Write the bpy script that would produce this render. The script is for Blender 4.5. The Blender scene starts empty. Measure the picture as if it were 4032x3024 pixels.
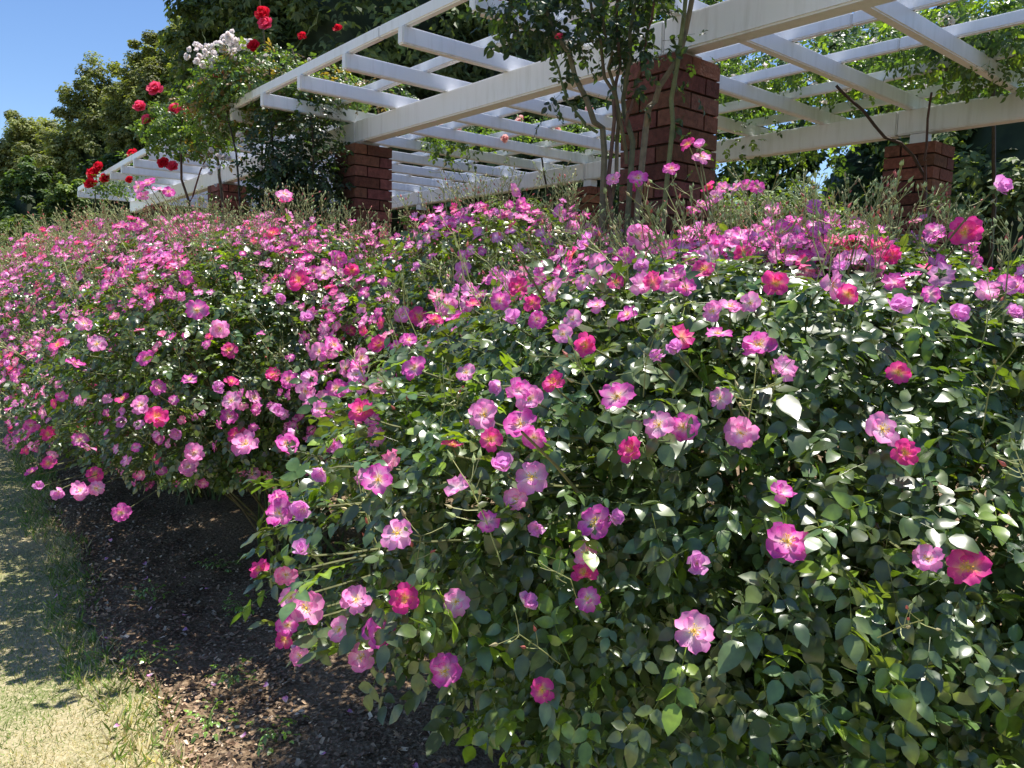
import bpy, bmesh, math
import numpy as np
from mathutils import Matrix, Vector
R = math.radians
C = bpy.context.scene.collection
sc = bpy.context.scene

# ------------------------------------------------------------------ frame of the row
# s runs along the pergola and the rose row, t across them, z up
U = np.array([-.65, .76, 0]); V = np.array([.76, .65, 0])
def W(s, t, z=0.0):
    s = np.asarray(s, float); t = np.asarray(t, float); z = np.asarray(z, float)
    return s[..., None]*U + t[..., None]*V + z[..., None]*np.array([0, 0, 1.])
def TC(s): return .003*max(0., s-2)**2           # the row bends very slightly
def wob(p, k=1.0, ph=0.0):
    x, y, z = p[..., 0]*k, p[..., 1]*k, p[..., 2]*k
    return (np.sin(2.1*x+1.3*y+ph)+np.sin(2.7*y-1.9*z+1.7+ph)+np.sin(2.3*z+1.7*x+4.1+ph*2))/3

# ------------------------------------------------------------------ helpers
def tag(o, label=None, cat=None, group=None, kind=None):
    if label: o['label'] = label
    if cat: o['category'] = cat
    if group: o['group'] = group
    if kind: o['kind'] = kind
    return o
def empty(name, loc, label, cat, group=None):
    o = bpy.data.objects.new(name, None); C.objects.link(o); o.location = loc
    o.empty_display_size = .1
    return tag(o, label, cat, group)
def link(name, me, parent=None):
    o = bpy.data.objects.new(name, me); C.objects.link(o)
    if parent is not None: o.parent = parent
    return o
def local(parent, P): return P - np.array(parent.location) if parent is not None else P
def raw_mesh(name, v, loops, totals, col=None, mat=None, smooth=False):
    me = bpy.data.meshes.new(name)
    v = np.asarray(v, np.float32); loops = np.asarray(loops, np.int32); totals = np.asarray(totals, np.int32)
    me.vertices.add(len(v)); me.vertices.foreach_set('co', v.ravel())
    me.loops.add(len(loops)); me.loops.foreach_set('vertex_index', loops)
    me.polygons.add(len(totals))
    st = np.zeros(len(totals), np.int32); st[1:] = np.cumsum(totals)[:-1]
    me.polygons.foreach_set('loop_start', st); me.polygons.foreach_set('loop_total', totals)
    if col is not None:
        a = me.color_attributes.new('Col', 'FLOAT_COLOR', 'POINT')
        cc = np.ones((len(v), 4), np.float32); cc[:, :3] = col
        a.data.foreach_set('color', cc.ravel())
    me.update(calc_edges=True); me.validate()
    me.polygons.foreach_set('use_smooth', np.full(len(totals), smooth))
    if mat: me.materials.append(mat)
    return me
class T:                                          # a template: vertices, faces, colour multiplier
    def __init__(s, v, f, c=None):
        s.v = np.array(v, float); s.f = [list(x) for x in f]
        s.l = np.array([i for x in s.f for i in x]); s.t = np.array([len(x) for x in s.f])
        s.c = np.ones((len(v), 3)) if c is None else np.array(c, float)
def merge(ts):
    v = []; f = []; c = []; n = 0
    for t in ts:
        v.append(t.v); c.append(t.c); f += [[i+n for i in x] for x in t.f]; n += len(t.v)
    return T(np.concatenate(v), f, np.concatenate(c))
def xf(t, M=None, off=(0, 0, 0), s=1.0, c=None):
    v = t.v*s
    if M is not None: v = v @ np.array(M).T
    return T(v+np.array(off), t.f, t.c if c is None else t.c*np.array(c))
class Bag:                                        # gathers many instances into one mesh
    def __init__(s): s.v = []; s.l = []; s.t = []; s.c = []; s.n = 0
    def add(s, tp, Rm, P, S, col):
        N = len(P); n = len(tp.v)
        if N == 0: return
        S = np.broadcast_to(np.asarray(S, float), (N,))
        v = np.einsum('nij,kj->nki', Rm, tp.v)*S[:, None, None] + P[:, None, :]
        s.v.append(v.reshape(-1, 3)); s.l.append((tp.l[None]+n*np.arange(N)[:, None]).ravel()+s.n)
        s.t.append(np.tile(tp.t, N)); s.c.append((np.asarray(col)[:, None, :]*tp.c[None]).reshape(-1, 3)); s.n += N*n
    def one(s, tp, col=(1, 1, 1)):
        s.add(tp, np.eye(3)[None], np.zeros((1, 3)), 1., np.array([col]))
    def build(s, name, mat, parent=None, smooth=False):
        v = np.concatenate(s.v)
        me = raw_mesh(name, local(parent, v), np.concatenate(s.l), np.concatenate(s.t), np.concatenate(s.c), mat, smooth)
        return link(name, me, parent)
def unit(a): return a/np.maximum(1e-9, np.linalg.norm(a, axis=-1, keepdims=True))
def frames(N, Y):                                 # columns: x, y (long axis), z (normal)
    N = unit(N); X = unit(np.cross(Y, N)); Yn = np.cross(N, X)
    return np.stack([X, Yn, N], axis=-1)
def tube(pts, r0, r1, k=5, col=(1, 1, 1)):
    pts = np.array(pts, float); n = len(pts); v = []; f = []
    for i in range(n):
        d = unit(pts[min(i+1, n-1)]-pts[max(i-1, 0)])
        a = unit(np.cross(d, [.31, .17, .93] if abs(d[2]) < .9 else [1, .1, 0])); b = np.cross(d, a)
        r = r0+(r1-r0)*i/(n-1)
        for j in range(k):
            q = 2*math.pi*j/k; v.append(pts[i]+r*(a*math.cos(q)+b*math.sin(q)))
        if i:
            for j in range(k):
                p0 = (i-1)*k; p1 = i*k; j2 = (j+1) % k
                f.append([p0+j, p0+j2, p1+j2, p1+j])
    return T(v, f, np.tile(col, (len(v), 1)))
def ellipsoid(c, r, nu=10, nv=6, noise=0.0, seed=0, col=(1, 1, 1)):
    v = []; f = []
    for i in range(nv+1):
        th = math.pi*i/nv
        for j in range(nu):
            ph = 2*math.pi*j/nu
            v.append([math.sin(th)*math.cos(ph), math.sin(th)*math.sin(ph), math.cos(th)])
    v = np.array(v)
    if noise: v *= (1+noise*wob(v*3, 1., seed))[:, None]
    for i in range(nv):
        for j in range(nu):
            j2 = (j+1) % nu; f.append([i*nu+j, (i+1)*nu+j, (i+1)*nu+j2, i*nu+j2])
    return T(v*np.array(r)+np.array(c), f, np.tile(col, (len(v), 1)))
def bez(a, b, c, n):
    t = np.linspace(0, 1, n)[:, None]; a, b, c = map(lambda q: np.array(q, float), (a, b, c))
    return (1-t)**2*a+2*t*(1-t)*b+t*t*c

# ------------------------------------------------------------------ materials
def newmat(name):
    m = bpy.data.materials.new(name); m.use_nodes = True
    nt = m.node_tree; nt.nodes.clear(); return m, nt.nodes, nt.links
def leafmat(name, rough=.4, trans=.3, tcol=(1.6, 1.9, .35), spec=.5, backmul=(1.25, 1.25, 1.3), nscale=60):
    m, N, L = newmat(name)
    out = N.new('ShaderNodeOutputMaterial'); at = N.new('ShaderNodeVertexColor'); at.layer_name = 'Col'
    geo = N.new('ShaderNodeNewGeometry')
    mul = N.new('ShaderNodeMix'); mul.data_type = 'RGBA'; mul.blend_type = 'MULTIPLY'
    L.new(geo.outputs['Backfacing'], mul.inputs[0]); L.new(at.outputs[0], mul.inputs[6]); mul.inputs[7].default_value = (*backmul, 1)
    nz = N.new('ShaderNodeTexNoise'); nz.inputs['Scale'].default_value = nscale; nz.inputs['Detail'].default_value = 2
    tc = N.new('ShaderNodeTexCoord'); L.new(tc.outputs['Object'], nz.inputs['Vector'])
    mr = N.new('ShaderNodeMapRange'); mr.inputs[1].default_value = .3; mr.inputs[2].default_value = .7
    mr.inputs[3].default_value = .72; mr.inputs[4].default_value = 1.25; L.new(nz.outputs[0], mr.inputs[0])
    m2 = N.new('ShaderNodeMix'); m2.data_type = 'RGBA'; m2.blend_type = 'MULTIPLY'; m2.inputs[0].default_value = 1
    L.new(mul.outputs[2], m2.inputs[6]); L.new(mr.outputs[0], m2.inputs[7])
    p = N.new('ShaderNodeBsdfPrincipled'); L.new(m2.outputs[2], p.inputs['Base Color'])
    p.inputs['Roughness'].default_value = rough; p.inputs['Specular IOR Level'].default_value = spec
    t = N.new('ShaderNodeBsdfTranslucent'); tm = N.new('ShaderNodeMix'); tm.data_type = 'RGBA'; tm.blend_type = 'MULTIPLY'
    tm.inputs[0].default_value = 1; L.new(m2.outputs[2], tm.inputs[6]); tm.inputs[7].default_value = (*tcol, 1)
    tm.clamp_result = False; L.new(tm.outputs[2], t.inputs[0])
    mx = N.new('ShaderNodeMixShader'); mx.inputs[0].default_value = trans
    L.new(p.outputs[0], mx.inputs[1]); L.new(t.outputs[0], mx.inputs[2]); L.new(mx.outputs[0], out.inputs[0])
    return m
def plainmat(name, col=None, rough=.7, spec=.3, noise=None, bump=0.0, bscale=40, metallic=0):
    m, N, L = newmat(name)
    out = N.new('ShaderNodeOutputMaterial'); p = N.new('ShaderNodeBsdfPrincipled')
    p.inputs['Roughness'].default_value = rough; p.inputs['Specular IOR Level'].default_value = spec
    tc = N.new('ShaderNodeTexCoord')
    if col is None:
        at = N.new('ShaderNodeVertexColor'); at.layer_name = 'Col'; src = at.outputs[0]
    else:
        rgb = N.new('ShaderNodeRGB'); rgb.outputs[0].default_value = (*col, 1); src = rgb.outputs[0]
    if noise:
        nz = N.new('ShaderNodeTexNoise'); nz.inputs['Scale'].default_value = noise[0]; nz.inputs['Detail'].default_value = 5
        L.new(tc.outputs['Object'], nz.inputs['Vector'])
        mr = N.new('ShaderNodeMapRange'); mr.inputs[1].default_value = .3; mr.inputs[2].default_value = .7
        mr.inputs[3].default_value = noise[1]; mr.inputs[4].default_value = noise[2]; L.new(nz.outputs[0], mr.inputs[0])
        m2 = N.new('ShaderNodeMix'); m2.data_type = 'RGBA'; m2.blend_type = 'MULTIPLY'; m2.inputs[0].default_value = 1
        L.new(src, m2.inputs[6]); L.new(mr.outputs[0], m2.inputs[7]); src = m2.outputs[2]
    L.new(src, p.inputs['Base Color'])
    if bump:
        nb = N.new('ShaderNodeTexNoise'); nb.inputs['Scale'].default_value = bscale; nb.inputs['Detail'].default_value = 6
        L.new(tc.outputs['Object'], nb.inputs['Vector'])
        b = N.new('ShaderNodeBump'); b.inputs['Strength'].default_value = bump; b.inputs['Distance'].default_value = .01
        L.new(nb.outputs[0], b.inputs['Height']); L.new(b.outputs[0], p.inputs['Normal'])
    L.new(p.outputs[0], out.inputs[0]); return m

M_rose = leafmat('rose_leaf', rough=.31, trans=.22, tcol=(3.2, 3.2, .4), spec=1.0, backmul=(1.1, 1.1, 1.0))
M_climb = leafmat('climber_leaf', rough=.36, trans=.30, tcol=(2.2, 2.4, .35), spec=.5)
M_tree = leafmat('tree_leaf', rough=.55, trans=.28, tcol=(1.8, 1.9, .4), spec=.35, nscale=6)
M_grass = leafmat('grass_blade', rough=.6, trans=.3, tcol=(1.5, 1.6, .5), spec=.25, nscale=8)
M_petal = leafmat('petal', rough=.6, trans=.42, tcol=(1.35, 1.2, 1.3), spec=.25, backmul=(1.02, 1.05, 1.05), nscale=90)
M_stamen = plainmat('stamen', None, .7, .2)
M_stem = plainmat('stem', None, .6, .3, noise=(40, .7, 1.25))
M_bud = plainmat('bud', None, .6, .3, noise=(60, .8, 1.2))
M_bark = plainmat('bark', (.09, .075, .055), .9, .1, noise=(14, .55, 1.4), bump=.6)

def paint():
    m, N, L = newmat('white_paint')
    out = N.new('ShaderNodeOutputMaterial'); p = N.new('ShaderNodeBsdfPrincipled'); tc = N.new('ShaderNodeTexCoord')
    mp = N.new('ShaderNodeMapping'); mp.inputs['Scale'].default_value = (9, 9, 1.0); L.new(tc.outputs['Object'], mp.inputs[0])
    nz = N.new('ShaderNodeTexNoise'); nz.inputs['Scale'].default_value = 3.0; nz.inputs['Detail'].default_value = 8; nz.inputs['Roughness'].default_value = .62
    L.new(mp.outputs[0], nz.inputs[0])
    r = N.new('ShaderNodeValToRGB'); e = r.color_ramp.elements
    e[0].position = .30; e[0].color = (.40, .38, .33, 1); e[1].position = .52; e[1].color = (.80, .80, .81, 1)
    L.new(nz.outputs[0], r.inputs[0])
    n2 = N.new('ShaderNodeTexNoise'); n2.inputs['Scale'].default_value = 1.3; n2.inputs['Detail'].default_value = 3; L.new(tc.outputs['Object'], n2.inputs[0])
    mr = N.new('ShaderNodeMapRange'); mr.inputs[1].default_value = .35; mr.inputs[2].default_value = .65; mr.inputs[3].default_value = .0; mr.inputs[4].default_value = .42
    L.new(n2.outputs[0], mr.inputs[0])
    mx = N.new('ShaderNodeMix'); mx.data_type = 'RGBA'; L.new(mr.outputs[0], mx.inputs[0]); mx.inputs[6].default_value = (.80, .80, .81, 1)
    L.new(r.outputs[0], mx.inputs[7]); L.new(mx.outputs[2], p.inputs['Base Color'])
    p.inputs['Roughness'].default_value = .34; p.inputs['Specular IOR Level'].default_value = .5
    L.new(p.outputs[0], out.inputs[0]); return m
M_paint = paint()
M_brick = plainmat('brick', None, .85, .25, noise=(35, .68, 1.25), bump=.5, bscale=90)
M_mortar = plainmat('mortar', (.045, .03, .026), .95, .1, noise=(30, .7, 1.3))
M_plate = plainmat('plate', (.42, .38, .34), .5, .4, noise=(20, .6, 1.2))

# ------------------------------------------------------------------ templates
def leaflet(seed=0, wd=.62, fold=.16, droop=.16):
    r = np.random.default_rng(seed)
    ys = [0, .16, .38, .62, .84, 1.0]; ws = [0, .36, .5, .46, .24, 0]
    z = lambda y: -droop*y*y+.05*math.sin(y*5+seed)
    v = [[0, y, z(y)] for y in ys]; L_ = []; R_ = []
    for y, w in list(zip(ys, ws))[1:-1]:
        L_.append([-w*wd, y-.02, z(y)+fold*w*wd*1.2+r.normal(0, .012)]); R_.append([w*wd, y-.02, z(y)+fold*w*wd*1.2+r.normal(0, .012)])
    v += L_+R_
    f = [[0, 1, 6], [1, 2, 7, 6], [2, 3, 8, 7], [3, 4, 9, 8], [4, 5, 9], [0, 10, 1], [1, 10, 11, 2], [2, 11, 12, 3], [3, 12, 13, 4], [4, 13, 5]]
    c = np.ones((14, 3)); c[:6] = (1.25, 1.2, 1.15)
    return T(v, f, c)
LOWLEAF = T([[0, 0, 0], [-.3, .45, .05], [0, 1, -.1], [.3, .45, .05]], [[0, 3, 2, 1]])
def rotz(a): c, s = math.cos(a), math.sin(a); return np.array([[c, -s, 0], [s, c, 0], [0, 0, 1]])
def rotx(a): c, s = math.cos(a), math.sin(a); return np.array([[1, 0, 0], [0, c, -s], [0, s, c]])
def roty(a): c, s = math.cos(a), math.sin(a); return np.array([[c, 0, s], [0, 1, 0], [-s, 0, c]])
def compound(seed, low=False, pairs=2):            # unit: one terminal leaflet about 1 long
    r = np.random.default_rng(seed); ts = []
    Ltot = .75*pairs+.15
    zc = lambda y: -.07*y*y
    for i in range(pairs):
        y = .45+.75*i
        for sd in (-1, 1):
            lf = LOWLEAF if low else leaflet(seed*7+i*2+sd+10, .58+.1*r.random(), .1+.3*r.random(), .08+.25*r.random())
            s = (.72+.2*i/pairs)*(.9+.2*r.random())
            Mx = rotz(-sd*R(55+r.normal(0, 9))) @ rotx(R(r.normal(-4, 12))) @ roty(R(r.normal(0, 14)))
            ts.append(xf(lf, Mx, (0, y, zc(y)), s, [.9+.2*r.random()]*3))
    lf = LOWLEAF if low else leaflet(seed*7+9, .62, .12, .2)
    ts.append(xf(lf, rotz(R(r.normal(0, 8))) @ rotx(R(-10)), (0, Ltot, zc(Ltot)), 1.0))
    if not low:
        ts.append(tube([(0, -.25, 0), (0, Ltot*.5, zc(Ltot*.5)), (0, Ltot, zc(Ltot))], .022, .014, 3, (1.5, 1.3, .9)))
    return merge(ts)
COMP = [compound(i) for i in range(8)]; COMPL = [compound(20+i, True) for i in range(5)]
COMP3 = [compound(40+i, False, 1) for i in range(4)]

PAL = {   # throat, middle, edge
 'd': ((.98, .66, .34), (.90, .13, .40), (.80, .04, .33)),
 'm': ((.97, .88, .74), (.88, .29, .66), (.74, .06, .46)),
 'p': ((.98, .92, .86), (.93, .49, .75), (.85, .22, .57)),
 'l': ((.94, .88, .84), (.85, .50, .78), (.72, .26, .62)),
 'f': ((.97, .84, .80), (.92, .42, .60), (.86, .16, .40)),
 'r': ((.60, .02, .03), (.62, .012, .03), (.68, .02, .05)),
 'c': ((.70, .06, .10), (.78, .05, .16), (.85, .12, .22)),
 'w': ((.82, .78, .60), (.80, .79, .74), (.84, .83, .80)),
 'o': ((.85, .50, .35), (.85, .50, .42), (.85, .60, .55)),
 'y': ((.85, .75, .50), (.85, .80, .66), (.86, .82, .74)),
}
def petal(r, L=1., w=.8, cup=.25, lift=.2, pal=PAL['m'], nu=5, nv=5, notch=.12):
    v = []; f = []; c = []; ph = r.random()*6; tw = r.normal(0, .12)
    for i in range(nv+1):
        a = i/nv
        for j in range(nu+1):
            b = j/nu*2-1
            hw = w*.5*(.16+1.02*math.sin(min(1, a*1.08)*math.pi*.56)**.9)*(1 if a < .8 else 1-.25*((a-.8)/.2)**2)
            y = L*a*(1-.16*abs(b)**2.2*a-notch*math.exp(-(b/.28)**2)*a**4)
            x = hw*b
            z = L*(lift*a*a*(1.0)-.0+cup*(b*b)*.35*a+.05*a*math.sin(3.1*b+ph+4*a)+.035*a*a*math.sin(9*b+ph*2)) + tw*b*a*L*.4 - .10*L*max(0, a-.7)*2*(.4+r.random()*.6)
            v.append([x, y, z])
            k = a+.08*math.sin(11*b+ph)
            t0, t1, t2 = map(np.array, pal)
            q = min(1, max(0, (k-.22)/.26)); col = t0*(1-q)+t1*q
            q = min(1, max(0, (k-.5)/.5)); col = col*(1-q)+t2*q
            col = col*(.94+.12*math.sin(17*b+ph)**2)
            c.append(col)
    for i in range(nv):
        for j in range(nu):
            p = i*(nu+1)+j; f.append([p, p+1, p+nu+2, p+nu+1])
    return T(v, f, c)
def blossom(seed, pal, full=False, res=5, openn=1.):       # radius 1, faces +z
    r = np.random.default_rng(seed); ts = []
    pc = PAL[pal]; rings = [(5, 1.0, .80, R(-2)), (4, .74, .60, R(12)), (1, .50, .34, R(40))]
    if not full and seed % 4 == 0: rings = rings[:1]+[(2, .62, .5, R(20))]
    if seed % 5 == 3: openn = 1.; rings = [(5, .95, .9, R(48)), (3, .8, .6, R(62))]
    if seed % 5 == 1: rings = [(5, 1., .78, R(24)), (4, .78, .6, R(38)), (2, .5, .4, R(55))]
    if full: rings = [(6, 1.05, .85, R(-5)), (6, .95, .8, R(22)), (5, .75, .75, R(45)), (5, .52, .65, R(65)), (3, .32, .6, R(80))]
    a0 = r.random()*6
    for k, (n, L, w, el) in enumerate(rings):
        for i in range(n):
            an = a0+k*.6+2*math.pi*i/n+r.normal(0, .12)
            e = el*openn+R(r.normal(4, 9))
            p = petal(r, L*r.uniform(.88, 1.06), w*r.uniform(.85, 1.1), r.uniform(.1, .7), r.uniform(-.12, .20)+(.35 if full else 0), pc, res, res, r.uniform(.05, .26))
            ts.append(xf(p, rotz(an) @ rotx(e), (0, 0, .03*k), 1., [r.uniform(.9, 1.08)]*3))
    # calyx behind
    for i in range(5):
        ts.append(xf(LOWLEAF, rotz(2*math.pi*i/5+.4) @ rotx(R(-20)), (0, 0, -.06), .5, (.09, .16, .06)))
    ts.append(ellipsoid((0, 0, -.14), (.1, .1, .14), 6, 4, col=(.09, .16, .05)))
    return merge(ts)
def stamens(seed):
    r = np.random.default_rng(seed); ts = [ellipsoid((0, 0, .05), (.10, .10, .06), 7, 4, col=(.75, .48, .08))]
    for i in range(22):
        a = r.random()*6.28; q = r.uniform(.14, .30); h = r.uniform(.12, .24)
        e = np.array([q*math.cos(a), q*math.sin(a), h])
        ts.append(tube([(e[0]*.2, e[1]*.2, .03), e], .009, .007, 3, (.85, .65, .25)))
        ts.append(ellipsoid(e, (.030, .030, .024), 4, 3, col=(.86, .55, .06)))
    return merge(ts)
def asmesh(name, t, mat, smooth=True):
    return raw_mesh(name, t.v, t.l, t.t, t.c, mat, smooth)
BL = {k: [blossom(i*5+ord(k), k) for i in range(5)] for k in 'dmplf'}
BLM = {k: [asmesh('blossom', t, M_petal) for t in BL[k]] for k in BL}
BLL = {k: [blossom(i*5+ord(k)+100, k, res=2) for i in range(4)] for k in 'dmplf'}
STM = [asmesh('stamens', stamens(i), M_stamen) for i in range(3)]
FULL = {k: [blossom(i+ord(k)*3, k, True, res=3) for i in range(3)] for k in 'rcwoy'}
FULLM = {k: [asmesh('blossom', t, M_petal) for t in FULL[k]] for k in FULL}
def budhead(col, s=1.):
    v = []; f = []; prof = [(0, .0), (.10, .10), (.16, .28), (.13, .5), (.05, .75), (.0, 1.)]
    for i, (rr, z) in enumerate(prof):
        for j in range(5):
            a = 2*math.pi*j/5; v.append([rr*math.cos(a)*1.3, rr*math.sin(a)*1.3, z])
    for i in range(5):
        for j in range(5): f.append([i*5+j, i*5+(j+1) % 5, (i+1)*5+(j+1) % 5, (i+1)*5+j])
    return T(np.array(v)*s, f, np.tile(col, (len(v), 1)))
def budspray(seed):                               # unit: about 1 high, along +y
    r = np.random.default_rng(seed); ts = []
    top = np.array([r.normal(0, .06), .8, r.normal(0, .06)])
    ts.append(tube([(0, -.3, 0), (0, .3, .02), top], .011, .008, 3, (.28, .30, .12)))
    for i in range(int(r.integers(5, 9))):
        k = r.uniform(.3, 1.); b = top*k
        d = unit(np.array([r.normal(0, .7), .75, r.normal(0, .7)])); e = b+d*r.uniform(.18, .4)
        ts.append(tube([b, (b+e)/2+np.array([0, -.02, 0]), e], .007, .006, 3, (.30, .31, .13)))
        ax = unit(d+np.array([0, .5, 0])); fr = frames(ax[None], np.array([[.3, .1, 1.]]))[0]
        c = (.30, .36, .15) if r.random() < .75 else ((.45, .12, .10) if r.random() < .5 else (.40, .34, .18))
        ts.append(xf(budhead(c, .10+.05*r.random()), fr, e))
    return merge(ts)
BUD = [budspray(i) for i in range(8)]

# ------------------------------------------------------------------ ground
def noisy_sheet(name, poly, z, n, mat, amp=.01, kind='structure'):
    pass
def grid_mesh(name, fn, ss, tt, mat):
    S_, T_ = np.meshgrid(ss, tt, indexing='ij'); P = fn(S_, T_); n, m = S_.shape
    idx = np.arange(n*m).reshape(n, m)
    f = np.stack([idx[:-1, :-1], idx[1:, :-1], idx[1:, 1:], idx[:-1, 1:]], -1).reshape(-1, 4)
    return raw_mesh(name, P.reshape(-1, 3), f.ravel(), np.full(len(f), 4), None, mat, True)
def groundmat(name, c1, c2, c3, sc1=3, sc2=60, bump=.6):
    m, N, L = newmat(name)
    out = N.new('ShaderNodeOutputMaterial'); p = N.new('ShaderNodeBsdfPrincipled'); tc = N.new('ShaderNodeTexCoord')
    a = N.new('ShaderNodeTexNoise'); a.inputs['Scale'].default_value = sc1; a.inputs['Detail'].default_value = 4; L.new(tc.outputs['Object'], a.inputs[0])
    b = N.new('ShaderNodeTexNoise'); b.inputs['Scale'].default_value = sc2; b.inputs['Detail'].default_value = 8; L.new(tc.outputs['Object'], b.inputs[0])
    r = N.new('ShaderNodeValToRGB'); r.color_ramp.elements[0].position = .35; r.color_ramp.elements[1].position = .62
    r.color_ramp.elements[0].color = (*c1, 1); r.color_ramp.elements[1].color = (*c2, 1); L.new(a.outputs[0], r.inputs[0])
    r2 = N.new('ShaderNodeValToRGB'); r2.color_ramp.elements[0].position = .45; r2.color_ramp.elements[1].position = .68
    r2.color_ramp.elements[0].color = (0, 0, 0, 1); r2.color_ramp.elements[1].color = (1, 1, 1, 1); L.new(b.outputs[0], r2.inputs[0])
    mx = N.new('ShaderNodeMix'); mx.data_type = 'RGBA'; L.new(r2.outputs[0], mx.inputs[0]); L.new(r.outputs[0], mx.inputs[6]); mx.inputs[7].default_value = (*c3, 1)
    L.new(mx.outputs[2], p.inputs['Base Color']); p.inputs['Roughness'].default_value = .95; p.inputs['Specular IOR Level'].default_value = .1
    bp = N.new('ShaderNodeBump'); bp.inputs['Strength'].default_value = bump; bp.inputs['Distance'].default_value = .015
    L.new(b.outputs[0], bp.inputs['Height']); L.new(bp.outputs[0], p.inputs['Normal']); L.new(p.outputs[0], out.inputs[0]); return m
M_soil = groundmat('soil', (.11, .072, .045), (.21, .145, .09), (.36, .27, .18), 5, 70, .9)
M_lawn = groundmat('lawn', (.20, .22, .09), (.40, .34, .20), (.50, .43, .28), 2.2, 90, .5)
M_ground = groundmat('ground', (.05, .07, .03), (.10, .10, .05), (.12, .11, .06), .3, 4, .3)
def edge_t(s): return .60+.06*np.maximum(0, s-2)**1.2+.035*np.sin(s*3.1)+.02*np.sin(s*9.3+1)
g = link('ground', grid_mesh('ground', lambda a, b: np.stack([a, b, np.full_like(a, -.02)], -1), np.linspace(-300, 300, 13), np.linspace(-300, 300, 13), M_ground)); tag(g, kind='structure')
def bedfn(s, k):
    t = edge_t(s)+k*(9-edge_t(s)); P = W(s, t, 0*s)
    P[..., 2] = .02+.03*wob(P, 3.)+.012*wob(P, 17., 2.)+.006*wob(P, 41., 1.)+.04*np.minimum(1, k*9)
    return P
bed = link('garden_bed', grid_mesh('garden_bed', bedfn, np.linspace(-3, 16, 480), np.linspace(0, 1, 60)**2.2, M_soil)); tag(bed, kind='structure')
def lawnfn(s, k):
    t = edge_t(s)+.03+k*(-22); P = W(s, t, 0*s); P[..., 2] = .03+.02*wob(P, 1.7); return P
lawn = link('lawn', grid_mesh('lawn', lawnfn, np.linspace(-3, 40, 300), np.linspace(0, 1, 60)**2, M_lawn)); tag(lawn, kind='structure')

def bed_z(P): return .045+.03*wob(P, 3.)
# grass blades (denser close to the camera, long tufts on the bed edge)
rg = np.random.default_rng(5)
BLADE = T([[-.06, 0, 0], [.06, 0, 0], [.045, .5, .06], [-.045, .5, .06], [0, 1, .2]], [[0, 1, 2, 3], [3, 2, 4]])
bag = Bag()
def blades(n, smin, smax, dt0, dt1, h0, h1, straw, p=1.5):
    s = smin+(smax-smin)*rg.random(n)**p; t = edge_t(s)+dt0+(dt1-dt0)*rg.random(n)
    P = W(s, t, np.full(n, .025)); P[:, 2] += .02*wob(P, 1.7)
    Y = np.stack([rg.normal(0, .55, n), rg.normal(0, .55, n), np.full(n, .8)], -1)
    Nn = np.stack([rg.normal(0, 1, n), rg.normal(0, 1, n), np.zeros(n)], -1)
    Nn = Nn-Y*(Nn*Y).sum(-1, keepdims=True)/(Y*Y).sum(-1, keepdims=True)
    F = frames(Nn, unit(Y))
    patch = np.clip(.5+.7*wob(P, 2.2, .6), 0, 1)*straw
    k = (rg.random(n) < patch)[:, None]
    col = np.where(k, np.array([.56, .47, .30]), np.array([.18, .27, .07]))*rg.uniform(.6, 1.3, (n, 1))
    bag.add(BLADE, F, P, rg.uniform(h0, h1, n), col)
blades(130000, 1.6, 9, -1.6, .01, .012, .03, 1.15, 2.0)
blades(4500, 1.6, 9, -.14, .07, .03, .07, .5, 1.4)
gr = bag.build('grass', M_grass); tag(gr, 'short dry lawn grass with green tufts along the bed edge', 'grass', kind='stuff')
# mulch chips
bag = Bag(); n = 26000
CH = T([[-.5, -.25, 0], [.5, -.3, .1], [.6, .25, 0], [-.4, .3, .15]], [[0, 1, 2, 3]])
s = 1.0+6.*rg.random(n)**1.6; t = edge_t(s)+.02+1.9*rg.random(n)**1.3
P = W(s, t, 0*s); P[:, 2] = bed_z(P)+rg.uniform(0, .014, n)
Nn = np.stack([rg.normal(0, .45, n), rg.normal(0, .45, n), np.ones(n)], -1); Y = rg.normal(0, 1, (n, 3))
cc = np.array([[.32, .21, .14], [.48, .34, .22], [.70, .56, .41], [.13, .08, .05]])[rg.choice(4, n, p=[.38, .3, .12, .2])]*rg.uniform(.6, 1.3, (n, 1))
bag.add(CH, frames(Nn, Y), P, rg.uniform(.006, .026, n)*rg.uniform(.5, 1, n), cc)
mu = bag.build('mulch', plainmat('chips', None, .9, .15)); tag(mu, 'loose brown bark mulch and dry leaf litter under the rose bushes', 'mulch', kind='stuff')

# ------------------------------------------------------------------ pergola
ZB = 2.70
pergola = empty('pergola', tuple(W(2.2, 2.83, 0)), 'long white slatted pergola roof carried on red brick pillars behind the pink roses', 'pergola')
def barmesh(name, a, b, wdt, h, ztop, mat=M_paint, bev=.006):
    a = np.array(a); b = np.array(b); d = b-a; L = np.linalg.norm(d); d = d/L; nrm = np.array([-d[1], d[0], 0])
    bm = bmesh.new(); bmesh.ops.create_cube(bm, size=1)
    for v in bm.verts: v.co = (v.co.x*L, v.co.y*wdt, v.co.z*h)
    bmesh.ops.bevel(bm, geom=list(bm.edges), offset=bev, segments=2, affect='EDGES')
    me = bpy.data.meshes.new(name); bm.to_mesh(me); bm.free(); me.materials.append(mat)
    o = link(name, me, pergola); c = (a+b)/2
    o.location = (c[0]-pergola.location.x, c[1]-pergola.location.y, ztop-h/2)
    o.rotation_euler = (0, 0, math.atan2(d[1], d[0])); return o
def seg(name, s0, s1, t, wdt, h, zt, sub):
    k = np.linspace(s0, s1, sub+1)
    for a, b in zip(k[:-1], k[1:]):
        barmesh(name, W(a+.0015, t+TC(a)), W(b-.0015, t+TC(b)), wdt, h, zt)
SK = [2.17+.58*k for k in range(-9, 18)]
S0, S1 = SK[0]-.25, SK[-1]+.1
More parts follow.
